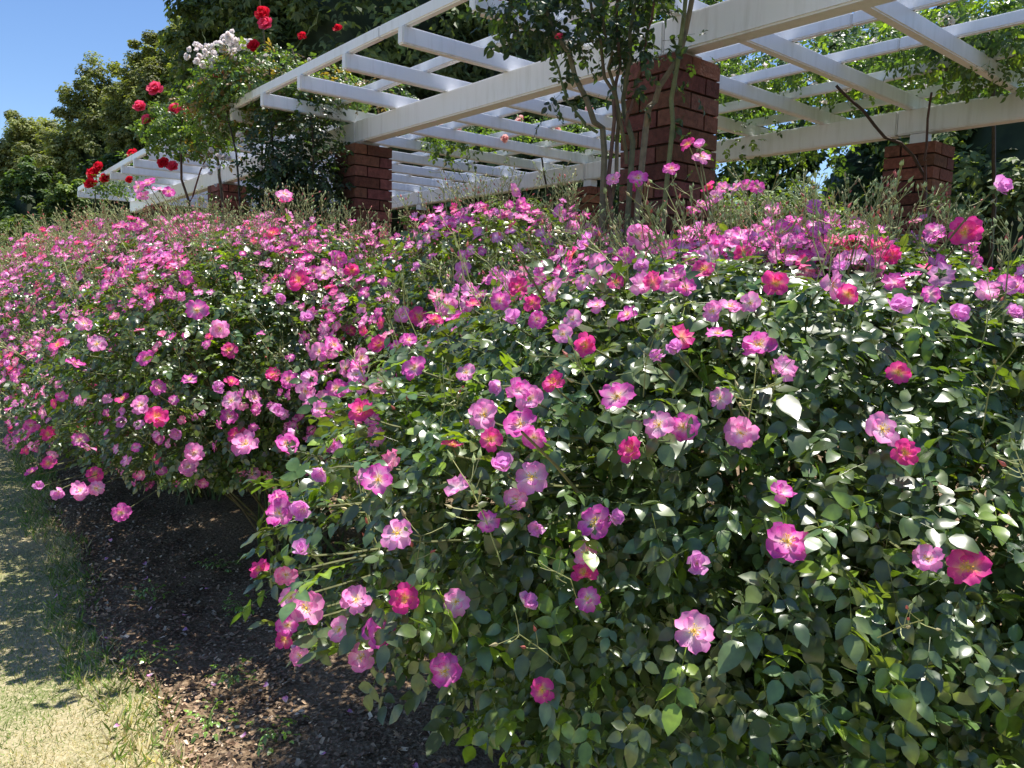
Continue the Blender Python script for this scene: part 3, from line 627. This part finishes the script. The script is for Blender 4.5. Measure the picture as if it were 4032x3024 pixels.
#CUT
# ------------------------------------------------------------------ foliage of trees, shrubs, climbers
TL = [T([[0, 0, 0], [-.32, .5, .08], [0, 1, -.08], [.32, .5, .08]], [[0, 3, 2, 1]]),
      merge([xf(LOWLEAF, rotz(R(a)) @ rotx(R(-15)), (0, 0, 0), 1.) for a in (-60, 0, 65)])]
def clumps(bag, r, centers, rad, nper, size, colf, outc, up=.6, tps=TL):
    """leaves gathered in clumps; outc: centre the clump normals point away from"""
    for c in centers:
        n = int(nper*r.uniform(.6, 1.4)); D = unit(r.normal(0, 1, (n, 3))); rr = rad*r.uniform(.6, 1.3)
        P = c+D*rr*(r.random((n, 1))**.4)*np.array([1, 1, .8])
        o = unit(np.array(c)-outc)
        Nn = unit(D*.6+o*.5+np.array([0, 0, up])+r.normal(0, .35, (n, 3))); Y = unit(D+r.normal(0, .6, (n, 3)))
        sh = r.uniform(.55, 1.35); col = colf(r, n)*sh
        ch = r.integers(0, len(tps), n)
        for k in range(len(tps)):
            a = ch == k; bag.add(tps[k], frames(Nn[a], Y[a]), P[a], size*r.uniform(.6, 1.3, a.sum()), col[a])
def colfn(*cols):
    cols = np.array(cols)
    return lambda r, n: cols[r.integers(0, len(cols), n)]*r.uniform(.7, 1.3, (n, 1))
DARK = colfn((.12, .165, .06), (.16, .20, .07), (.085, .12, .045)); OLIVE = colfn((.22, .24, .085), (.16, .19, .065), (.26, .27, .11))
LIGHT = colfn((.13, .19, .045), (.09, .14, .04), (.17, .22, .06)); MIDG = colfn((.06, .10, .035), (.08, .13, .04))
def tree(name, x, y, rx, rz, zc, ncl, nper, size, colf, label, cat='tree', seed=0, core=.72, group=None, clr=.14, lean=0):
    r = np.random.default_rng(900+seed); root = empty(name, (x, y, 0), label, cat, group)
    c = np.array([x, y, zc]); D = unit(r.normal(0, 1, (ncl, 3))); D = D[(D[:, 1] < .55)]
    k = (1+.16*wob(D*2, 2.5, seed)+.08*wob(D, 7., seed))*r.uniform(.8, 1.04, len(D))
    P = c+D*np.array([rx, rx, rz])*k[:, None]; P = P[P[:, 2] > .15]
    bag = Bag(); clumps(bag, r, P, rx*clr, nper, size, colf, c)
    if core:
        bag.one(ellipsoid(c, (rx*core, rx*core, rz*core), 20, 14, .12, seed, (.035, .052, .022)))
    bag.build('crown' if cat == 'tree' else 'foliage', M_tree, root)
    bag = Bag(); bag.one(tube([(x, y, -.05), (x+.1, y, zc*.5), (x+lean, y, zc)], max(.06, rx*.09), .05, 8, (1, 1, 1)))
    for q in range(7):
        e = P[r.integers(0, len(P))]; bag.one(tube(bez((x, y, zc*.3), (x, y, e[2]*.8), e, 6), rx*.03, .01, 5))
    bag.build('trunk' if cat == 'tree' else 'stem', M_bark, root)
    return root
def at(px, d, py=None):                            # world x for a bearing given in image widths
    return (px-1106)/1650*d
GT = 'trees behind the pergola'
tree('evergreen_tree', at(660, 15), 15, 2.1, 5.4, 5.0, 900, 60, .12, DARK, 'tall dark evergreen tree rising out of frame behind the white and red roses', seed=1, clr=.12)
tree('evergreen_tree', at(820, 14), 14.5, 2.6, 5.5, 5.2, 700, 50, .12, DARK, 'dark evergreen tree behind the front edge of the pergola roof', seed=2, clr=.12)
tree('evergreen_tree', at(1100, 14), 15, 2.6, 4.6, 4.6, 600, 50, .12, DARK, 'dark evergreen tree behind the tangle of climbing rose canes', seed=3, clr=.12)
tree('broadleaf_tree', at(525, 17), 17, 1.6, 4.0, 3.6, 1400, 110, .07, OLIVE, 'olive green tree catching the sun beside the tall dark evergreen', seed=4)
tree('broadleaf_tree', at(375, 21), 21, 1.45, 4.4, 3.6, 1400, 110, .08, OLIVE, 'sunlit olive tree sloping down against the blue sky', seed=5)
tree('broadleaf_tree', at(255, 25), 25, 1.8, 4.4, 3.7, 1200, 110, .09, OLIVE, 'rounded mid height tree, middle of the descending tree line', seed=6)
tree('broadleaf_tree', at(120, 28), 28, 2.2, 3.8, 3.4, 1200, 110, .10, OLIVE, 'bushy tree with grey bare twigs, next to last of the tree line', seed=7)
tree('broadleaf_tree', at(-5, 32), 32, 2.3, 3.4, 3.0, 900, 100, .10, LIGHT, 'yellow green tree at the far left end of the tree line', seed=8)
tree('shrub', at(84, 19), 19, .80, 1.55, 2.7, 260, 50, .11, MIDG, 'round dark clipped shrub at the far left under the trees', 'shrub', seed=9)
tree('shrub', at(160, 16), 16, .60, 1.4, 2.2, 200, 50, .09, LIGHT, 'bright yellow green shrub between the dark clipped shrub and the pergola tip', 'shrub', seed=10)
tree('shrub', at(20, 14), 14, 1.3, 1.2, 1.4, 300, 50, .08, LIGHT, 'low light green shrub at the left edge behind the faded roses', 'shrub', seed=11)
tree('shrub', at(235, 20), 20, 1.3, 2.0, 2.6, 260, 50, .11, MIDG, 'mid green shrub behind the far end of the pergola roof', 'shrub', seed=12)
# right side, seen under and through the roof
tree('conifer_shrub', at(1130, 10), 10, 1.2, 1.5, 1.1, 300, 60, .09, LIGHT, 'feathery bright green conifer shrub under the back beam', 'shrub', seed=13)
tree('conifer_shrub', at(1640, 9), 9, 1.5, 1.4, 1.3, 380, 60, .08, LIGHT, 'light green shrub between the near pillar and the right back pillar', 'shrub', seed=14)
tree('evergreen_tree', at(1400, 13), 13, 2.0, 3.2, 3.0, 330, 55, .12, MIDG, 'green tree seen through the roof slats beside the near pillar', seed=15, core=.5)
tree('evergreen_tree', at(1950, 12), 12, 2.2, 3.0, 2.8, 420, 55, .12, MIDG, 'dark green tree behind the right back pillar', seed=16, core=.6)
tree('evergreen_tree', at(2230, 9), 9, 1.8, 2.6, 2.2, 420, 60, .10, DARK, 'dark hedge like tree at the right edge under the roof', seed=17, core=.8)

SHIFT = {2: (.06, 0, -.10), 3: (.12, 0, -.20), 4: (.2, 0, -.20)}
# climbers --------------------------------------------------------
def climber(name, label, base, zones, canes, flowers, colf, size, seed, comp=None, cat='climbing rose'):
    r = np.random.default_rng(seed); root = empty(name, tuple(base), label, cat)
    sh = np.array(SHIFT.get(seed, (0, 0, 0)))
    bag = Bag()
    for (c, rad, n) in zones:                      # ellipsoidal volumes of leaves
        D = unit(r.normal(0, 1, (n, 3))); P = np.array(c)+sh+D*np.array(rad)*(r.random((n, 1))**.45)
        Nn = unit(np.array([0, 0, .75])+D*.5+r.normal(0, .5, (n, 3))); Y = unit(D+np.array([0, 0, -.5])+r.normal(0, .6, (n, 3)))
        F = frames(Nn, Y); col = colf(r, n); tp = comp or COMP; ch = r.integers(0, len(tp), n); S_ = size*r.uniform(.6, 1.2, n)
        for k in range(len(tp)):
            a = ch == k; bag.add(tp[k], F[a], P[a], S_[a], col[a])
    bag.build('foliage', M_climb, root)
    bag = Bag()
    for (pts, r0, r1, col) in canes:
        p = np.array(pts, float); n = 14; tt = np.linspace(0, len(p)-1, n); q = []
        for t in tt:
            i = min(int(t), len(p)-2); f = t-i; m0 = p[max(i-1, 0)]; m3 = p[min(i+2, len(p)-1)]; a, b_ = p[i], p[i+1]
            q.append(.5*((2*a)+(-m0+b_)*f+(2*m0-5*a+4*b_-m3)*f*f+(-m0+3*a-3*b_+m3)*f**3))
        q = np.array(q)+r.normal(0, .006, (n, 3)); bag.one(tube(q, r0, r1, 6, col))
    if canes: bag.build('canes', M_stem, root)
    if len(flowers) > 100: flowers = flowers[:100]
    for (p, rad, pal, nn) in flowers:
        nn = unit(np.array(nn, float)); X = unit(np.cross([.2, .13, 1.], nn)); Y = np.cross(nn, X); a = r.random()*6.28
        Rm = np.stack([X*math.cos(a)+Y*math.sin(a), -X*math.sin(a)+Y*math.cos(a), nn], -1)
        o = link('blossom', FULLM[pal][r.integers(0, 3)], root)
        o.matrix_local = Matrix.Translation(Vector(np.array(p)+sh)-root.location) @ Matrix(Rm.tolist()).to_4x4() @ Matrix.Scale(rad, 4)
    return root
CLG = colfn((.07, .12, .04), (.10, .17, .045), (.055, .095, .04), (.14, .20, .05)); CLD = colfn((.035, .06, .03), (.05, .085, .035), (.03, .05, .028))
CLR = colfn((.09, .14, .05), (.08, .13, .05), (.12, .17, .05), (.18, .12, .06), (.07, .12, .045)); CLY = colfn((.08, .14, .045), (.15, .22, .045), (.055, .095, .04), (.06, .10, .045))
G3 = (.12, .10, .05); G4 = (.10, .13, .05); DK = (.06, .045, .03)
def scat(r, c, rad, n, pals, size, nn=(-.2, -.8, .4)):
    out = []
    for i in range(n):
        p = np.array(c)+unit(r.normal(0, 1, 3))*np.array(rad)*r.uniform(.6, 1.05)
        out.append((p, size*r.uniform(.75, 1.2), pals[r.integers(0, len(pals))], np.array(nn)+r.normal(0, .4, 3)))
    return out
rc_ = np.random.default_rng(77)
fr_ = (-.1, -.85, .4)
climber('climbing_rose', 'climbing rose smothering the left brick pillar, white clusters and red blooms on top', (-1.72, 5.55, 0),
    [((-1.55, 5.50, 2.35), (.36, .24, .68), 1350), ((-1.62, 5.55, 1.85), (.32, .22, .6), 650)], 
    [([(-1.72, 5.55, 0), (-1.6, 5.5, 1.2), (-1.7, 5.5, 2.2), (-1.75, 5.6, 3.1)], .016, .006, DK), ([(-1.6, 5.6, 0), (-1.5, 5.45, 1.5), (-1.4, 5.4, 2.5), (-1.6, 5.6, 3.2)], .012, .005, DK),
     ([(-1.72, 5.55, 0), (-1.9, 5.5, 1.4), (-2.0, 5.6, 2.4), (-2.2, 5.8, 3.0)], .012, .005, DK)],
    scat(rc_, (-1.95, 5.5, 2.35), (.3, .1, .25), 16, 'w', .02, fr_), CLD, .042, 1)
climber('climbing_rose', 'leafy rose crown spilling over the roof edge, with white clusters and tall red blooms', (-1.9, 5.75, 0),
    [((-1.80, 5.75, 3.05), (.62, .40, .24), 1300), ((-2.05, 5.8, 3.15), (.35, .3, .22), 380), ((-2.2, 5.9, 2.98), (.38, .30, .26), 800), ((-1.2, 5.6, 2.98), (.45, .3, .10), 220), ((-2.45, 6.1, 2.72), (.25, .2, .18), 130)],
    [([(-1.9, 5.75, 0), (-1.95, 5.8, 1.5), (-1.85, 5.8, 3.0), (-1.85, 5.7, 3.55)], .014, .004, G3), ([(-1.9, 5.75, 2.8), (-1.6, 5.7, 3.2), (-1.4, 5.6, 3.42)], .006, .003, G4), ([(-1.9, 5.75, 2.8), (-2.2, 5.8, 3.1), (-2.3, 5.8, 3.35)], .006, .003, G4)],
    [((-1.85, 5.6, 3.50), .062, 'r', fr_), ((-1.83, 5.58, 3.43), .055, 'c', fr_), ((-1.90, 5.55, 3.27), .05, 'r', fr_), ((-2.2, 5.7, 3.12), .045, 'c', fr_), ((-1.33, 5.6, 3.42), .035, 'r', fr_), ((-1.58, 5.6, 3.36), .035, 'r', fr_)]
    + scat(rc_, (-2.08, 5.65, 3.33), (.13, .1, .08), 34, 'w', .026, fr_) + scat(rc_, (-2.28, 5.6, 3.22), (.11, .1, .10), 30, 'w', .024, fr_) + scat(rc_, (-1.85, 5.6, 3.1), (.4, .1, .2), 14, 'w', .018, fr_), CLR, .036, 2)
climber('climbing_rose', 'tall rose with magenta blooms on bare brown canes left of the white clustered climber', (-2.75, 6.4, 0),
    [((-2.72, 6.4, 3.0), (.36, .28, .22), 520), ((-2.98, 6.45, 2.98), (.24, .2, .22), 300), ((-2.6, 6.35, 2.3), (.10, .1, .3), 30)],
    [([(-2.7, 6.4, 0), (-2.62, 6.35, 1.7), (-2.72, 6.35, 2.45), (-2.7, 6.4, 3.0)], .016, .006, (.11, .06, .04)), ([(-2.45, 6.4, 0), (-2.38, 6.35, 1.8), (-2.42, 6.35, 2.55)], .014, .012, (.12, .09, .07)), ([(-2.65, 6.35, 2.2), (-2.5, 6.35, 2.6), (-2.4, 6.4, 2.8)], .007, .004, (.16, .05, .04))],
    [((-3.02, 6.35, 3.27), .065, 'c', fr_), ((-2.85, 6.3, 3.10), .058, 'c', fr_), ((-2.75, 6.3, 3.10), .045, 'c', fr_), ((-3.07, 6.3, 3.02), .05, 'c', fr_), ((-3.15, 6.35, 3.13), .055, 'c', fr_), ((-2.95, 6.3, 2.68), .055, 'r', fr_), ((-2.88, 6.3, 2.66), .05, 'c', fr_)], CLG, .036, 3)
climber('climbing_rose', 'red rose climbing over the far tip of the pergola roof', (-5.3, 9.6, 0),
    [((-5.05, 9.4, 2.92), (.35, .3, .14), 150), ((-4.5, 9.0, 3.1), (.25, .2, .12), 70)],
    [([(-5.3, 9.6, 0), (-5.2, 9.5, 1.6), (-5.05, 9.4, 2.9)], .016, .006, DK)],
    [((-5.16, 9.2, 3.0), .085, 'r', fr_), ((-5.2, 9.2, 2.88), .08, 'r', fr_), ((-5.03, 9.2, 2.95), .07, 'r', fr_), ((-5.1, 9.2, 3.08), .07, 'r', fr_), ((-4.6, 9.0, 3.2), .07, 'r', fr_), ((-4.3, 8.8, 3.18), .055, 'r', fr_), ((-4.6, 8.9, 2.9), .05, 'r', fr_)], CLG, .05, 4, COMPL)
climber('climbing_rose', 'peach flowered rose trailing over the middle of the roof slats', (.5, 7.6, 0),
    [((-.1, 7.0, 2.93), (.95, .6, .10), 420), ((-.5, 6.6, 2.75), (.30, .2, .16), 110), ((.9, 7.3, 3.0), (.7, .5, .22), 330)],
    [([(.5, 7.6, 0), (.45, 7.5, 1.6), (.2, 7.3, 2.9)], .016, .008, DK)],
    [((-.45, 6.6, 3.02), .05, 'o', fr_), ((-.35, 6.6, 3.0), .05, 'o', fr_), ((-.24, 6.6, 2.98), .05, 'o', fr_), ((.25, 6.6, 3.0), .055, 'o', fr_), ((.33, 6.65, 3.0), .045, 'o', fr_), ((-.1, 6.4, 2.75), .04, 'o', fr_), ((-.5, 6.5, 2.83), .045, 'o', fr_), ((-.62, 6.5, 2.85), .035, 'o', fr_), ((.65, 6.8, 2.86), .05, 'o', fr_)] + scat(rc_, (.4, 6.9, 3.0), (.9, .4, .1), 14, 'ow', .04, fr_), CLG, .042, 5)
climber('climbing_rose', 'tall rose canes before the near brick pillar, with one large pink red bloom', (.37, 3.05, 0),
    [((.22, 2.92, 2.56), (.36, .20, .20), 380), ((-.02, 2.85, 2.48), (.12, .12, .12), 34), ((.35, 2.95, 2.95), (.50, .25, .28), 380), ((.42, 2.95, 2.4), (.18, .1, .24), 60), ((.15, 2.9, 2.25), (.10, .1, .16), 14), ((.66, 2.92, 2.25), (.05, .08, .3), 10)],
    [([(.34, 3.05, 0), (.34, 3.0, 1.9), (.29, 2.95, 2.15), (.18, 2.9, 2.36), (.08, 2.9, 2.55), (.02, 2.88, 2.7)], .015, .005, (.15, .13, .08)),
     ([(.40, 3.05, 0), (.43, 3.0, 1.9), (.41, 3.0, 2.2), (.42, 2.95, 2.45), (.40, 2.9, 2.8)], .013, .006, (.13, .13, .07)),
     ([(.45, 3.05, 0), (.47, 3.0, 1.95), (.52, 2.98, 2.25), (.61, 2.95, 2.46), (.63, 2.9, 2.75)], .014, .009, (.20, .16, .10)),
     ([(.50, 3.05, 0), (.56, 2.95, 1.95), (.58, 2.92, 2.3), (.60, 2.9, 2.6), (.64, 2.9, 2.9)], .010, .007, (.16, .17, .07)),
     ([(.34, 3.02, 1.7), (.38, 2.98, 2.1), (.32, 2.95, 2.35), (.24, 2.92, 2.6)], .009, .005, (.13, .10, .06)),
     ([(.38, 3.02, 1.6), (.36, 2.98, 2.1), (.37, 2.95, 2.4), (.34, 2.92, 2.7)], .009, .005, (.14, .08, .06)),
     ([(.29, 2.95, 2.1), (.20, 2.92, 2.2), (.10, 2.9, 2.42)], .006, .004, G4), ([(.41, 2.98, 2.15), (.47, 2.95, 2.4), (.50, 2.92, 2.65)], .007, .004, (.14, .07, .05)), ([(.42, 2.98, 2.0), (.35, 2.95, 2.3), (.30, 2.9, 2.5), (.30, 2.9, 2.75)], .008, .004, G3)],
    [((-.06, 2.78, 2.535), .036, 'c', (-.1, -.8, .1)), ((.14, 2.82, 2.40), .018, 'c', (-.1, -.5, .8))], CLD, .036, 6)
climber('climbing_rose', 'sunlit rose with creamy white flowers covering the right part of the roof', (3.3, 5.4, 0),
    [((2.3, 5.3, 3.03), (1.35, .8, .22), 2300), ((2.55, 4.3, 2.95), (.58, .4, .27), 1100), ((1.4, 5.8, 2.98), (.6, .5, .16), 420), ((2.0, 6.0, 2.7), (.8, .4, .35), 380), ((2.45, 4.35, 2.05), (.20, .12, .12), 26)],
    [([(3.3, 5.4, 0), (3.2, 5.2, 1.6), (3.0, 5.0, 2.9)], .02, .01, DK), ([(2.6, 4.8, .2), (2.45, 4.65, 2.1), (2.1, 4.6, 2.5), (1.85, 4.6, 2.74)], .010, .008, (.05, .03, .02)),
     ([(2.5, 4.6, 0), (2.42, 4.6, 2.05), (2.36, 4.55, 2.35), (2.34, 4.5, 2.7)], .009, .006, (.08, .04, .03)), ([(3.1, 4.3, 0), (2.95, 4.3, 2.0), (2.98, 4.3, 2.8), (2.8, 4.2, 3.1)], .010, .006, DK), ([(2.8, 4.2, 2.95), (2.55, 4.2, 2.85), (2.3, 4.3, 2.75)], .007, .004, DK)],
    [((2.15, 4.05, 2.90), .045, 'y', fr_), ((2.04, 4.0, 2.83), .042, 'y', fr_), ((1.2, 4.9, 2.62), .045, 'o', fr_)] + scat(rc_, (2.2, 5.2, 3.0), (1.3, .7, .22), 80, 'www', .03, (0, -.6, .6)), CLY, .040, 7)

# ------------------------------------------------------------------ weeds, petals, a dead leaf
rw = np.random.default_rng(21)
WD = [(2.7, .98, .09, 'small bright green weed on the sunlit mulch near the lawn'), (2.45, .80, .10, 'lime green seedling clump at the lawn edge, bottom of the frame'),
      (3.7, .98, .12, 'broad leaved dark green weed on the lawn edge in shade'), (3.3, 1.25, .10, 'spreading low weed in the shaded mulch'),
      (3.9, 1.35, .11, 'weed patch in the deep shade below the second bush'), (2.9, 1.35, .08, 'thin pale weed beside the dappled light'),
      (3.05, .78, .10, 'yellow green weed tuft where the lawn meets the bed'), (2.25, .95, .09, 'leafy seedling nearest the camera on the mulch'), (1.75, 1.1, .10, 'dark leafy weed under the nearest bush')]
for s_, t_, sz, lb in WD:
    P0 = W(s_, t_, .05); root = empty('weed', tuple(P0), lb, 'weed', 'weeds in the flower bed'); bag = Bag(); n = 26
    a = rw.random(n)*6.28; rr = rw.random(n)**.6*sz
    P = P0+np.stack([rr*np.cos(a), rr*np.sin(a), rw.uniform(.01, .06, n)], -1); Nn = unit(np.array([0, 0, 1.])+rw.normal(0, .35, (n, 3))); Y = np.stack([np.cos(a), np.sin(a), .3+0*a], -1)
    bag.add(COMP3[0], frames(Nn, Y), P, rw.uniform(.012, .022, n), np.array([.16, .30, .05])*rw.uniform(.6, 1.3, (n, 1))); bag.build('foliage', M_rose, root)
    bag = Bag()
    for k in range(6): bag.one(tube([P0-np.array([0, 0, .01]), (P0+P[k])/2+np.array([0, 0, .02]), P[k]], .002, .001, 4, (.2, .3, .08)))
    bag.build('weed_stems', M_stem, root)
PT = petal(np.random.default_rng(2), 1, .8, .5, .3, PAL['l'], 4, 4)
for s_, t_ in ((2.55, 1.05), (3.35, 1.02), (3.0, 1.32), (3.6, 1.2), (2.9, .75), (3.9, 1.0), (2.2, 1.2), (3.2, .95), (4.3, .9), (2.7, .9), (2.4, 1.05), (3.5, .9), (3.8, 1.15), (3.15, 1.2), (2.8, 1.25), (2.3, .85), (4.1, 1.05), (4.6, 1.0), (3.3, .7), (2.6, .55), (3.9, .6), (2.05, 1.0), (1.8, 1.2)):
    P0 = W(s_, t_, .075); bag = Bag(); bag.add(PT, frames(np.array([[rw.normal(0, .4), rw.normal(0, .4), 1.]]), rw.normal(0, 1, (1, 3))), P0[None], .022, np.ones((1, 3)))
    o = bag.build('fallen_petal', M_petal); tag(o, 'single fallen lilac pink petal lying on the mulch under the bushes', 'petal', 'fallen petals on the mulch')
lf = Bag(); lf.add(leaflet(5, .6, .5, .35), frames(np.array([[.2, -.3, 1.]]), np.array([[1., .35, .1]])), W(3.28, .22, .06)[None], .075, np.array([[.26, .13, .06]]))
o = lf.build('fallen_leaf', plainmat('dead_leaf', None, .7, .3)); tag(o, 'curled brown dead leaf lying on the lawn at the left edge', 'dead leaf')

# ------------------------------------------------------------------ camera, light, world
cam = bpy.data.cameras.new('camera'); co = link('camera', cam); sc.camera = co
cam.sensor_width = 36; cam.lens = 3007/4032*36; cam.clip_end = 1000; cam.clip_start = .05
pit, rol = R(6.69), R(1.2)
f = Vector((0, math.cos(pit), -math.sin(pit))); up = Vector((0, math.sin(pit), math.cos(pit))); rt = Vector((1, 0, 0))
rc = rt*math.cos(rol)+up*math.sin(rol); uc = -rt*math.sin(rol)+up*math.cos(rol)
Mx = Matrix((rc, uc, -f)).transposed().to_4x4(); Mx.translation = (0, 0, 1.5); co.matrix_world = Mx
SUN = (.743, .669); EL = R(71)
az = math.atan2(SUN[0], SUN[1])                    # clockwise from +Y
sd = Vector((math.sin(az)*math.cos(EL), math.cos(az)*math.cos(EL), math.sin(EL)))
sl = bpy.data.lights.new('sun', 'SUN'); sl.energy = 8.0; sl.angle = R(.53); sl.color = (1, .95, .87)
so = link('sun', sl); so.rotation_euler = sd.to_track_quat('Z', 'Y').to_euler(); so.location = (0, 0, 20)
w = bpy.data.worlds.new('World'); sc.world = w; w.use_nodes = True
nt = w.node_tree; bg = nt.nodes['Background']; sky = nt.nodes.new('ShaderNodeTexSky'); sky.sky_type = 'NISHITA'
sky.sun_disc = False; sky.sun_elevation = EL; sky.sun_rotation = az; sky.altitude = 600; sky.dust_density = .4; sky.ozone_density = 3.0
hs = nt.nodes.new('ShaderNodeHueSaturation'); hs.inputs['Saturation'].default_value = 1.12; hs.inputs['Hue'].default_value = .505
nt.links.new(sky.outputs[0], hs.inputs['Color']); nt.links.new(hs.outputs[0], bg.inputs[0]); bg.inputs[1].default_value = .18
sc.view_settings.view_transform = 'Standard'; sc.view_settings.look = 'None'; sc.view_settings.exposure = 0
sc.cycles.max_bounces = 8; sc.cycles.transparent_max_bounces = 4
sc.cycles.use_denoising = True
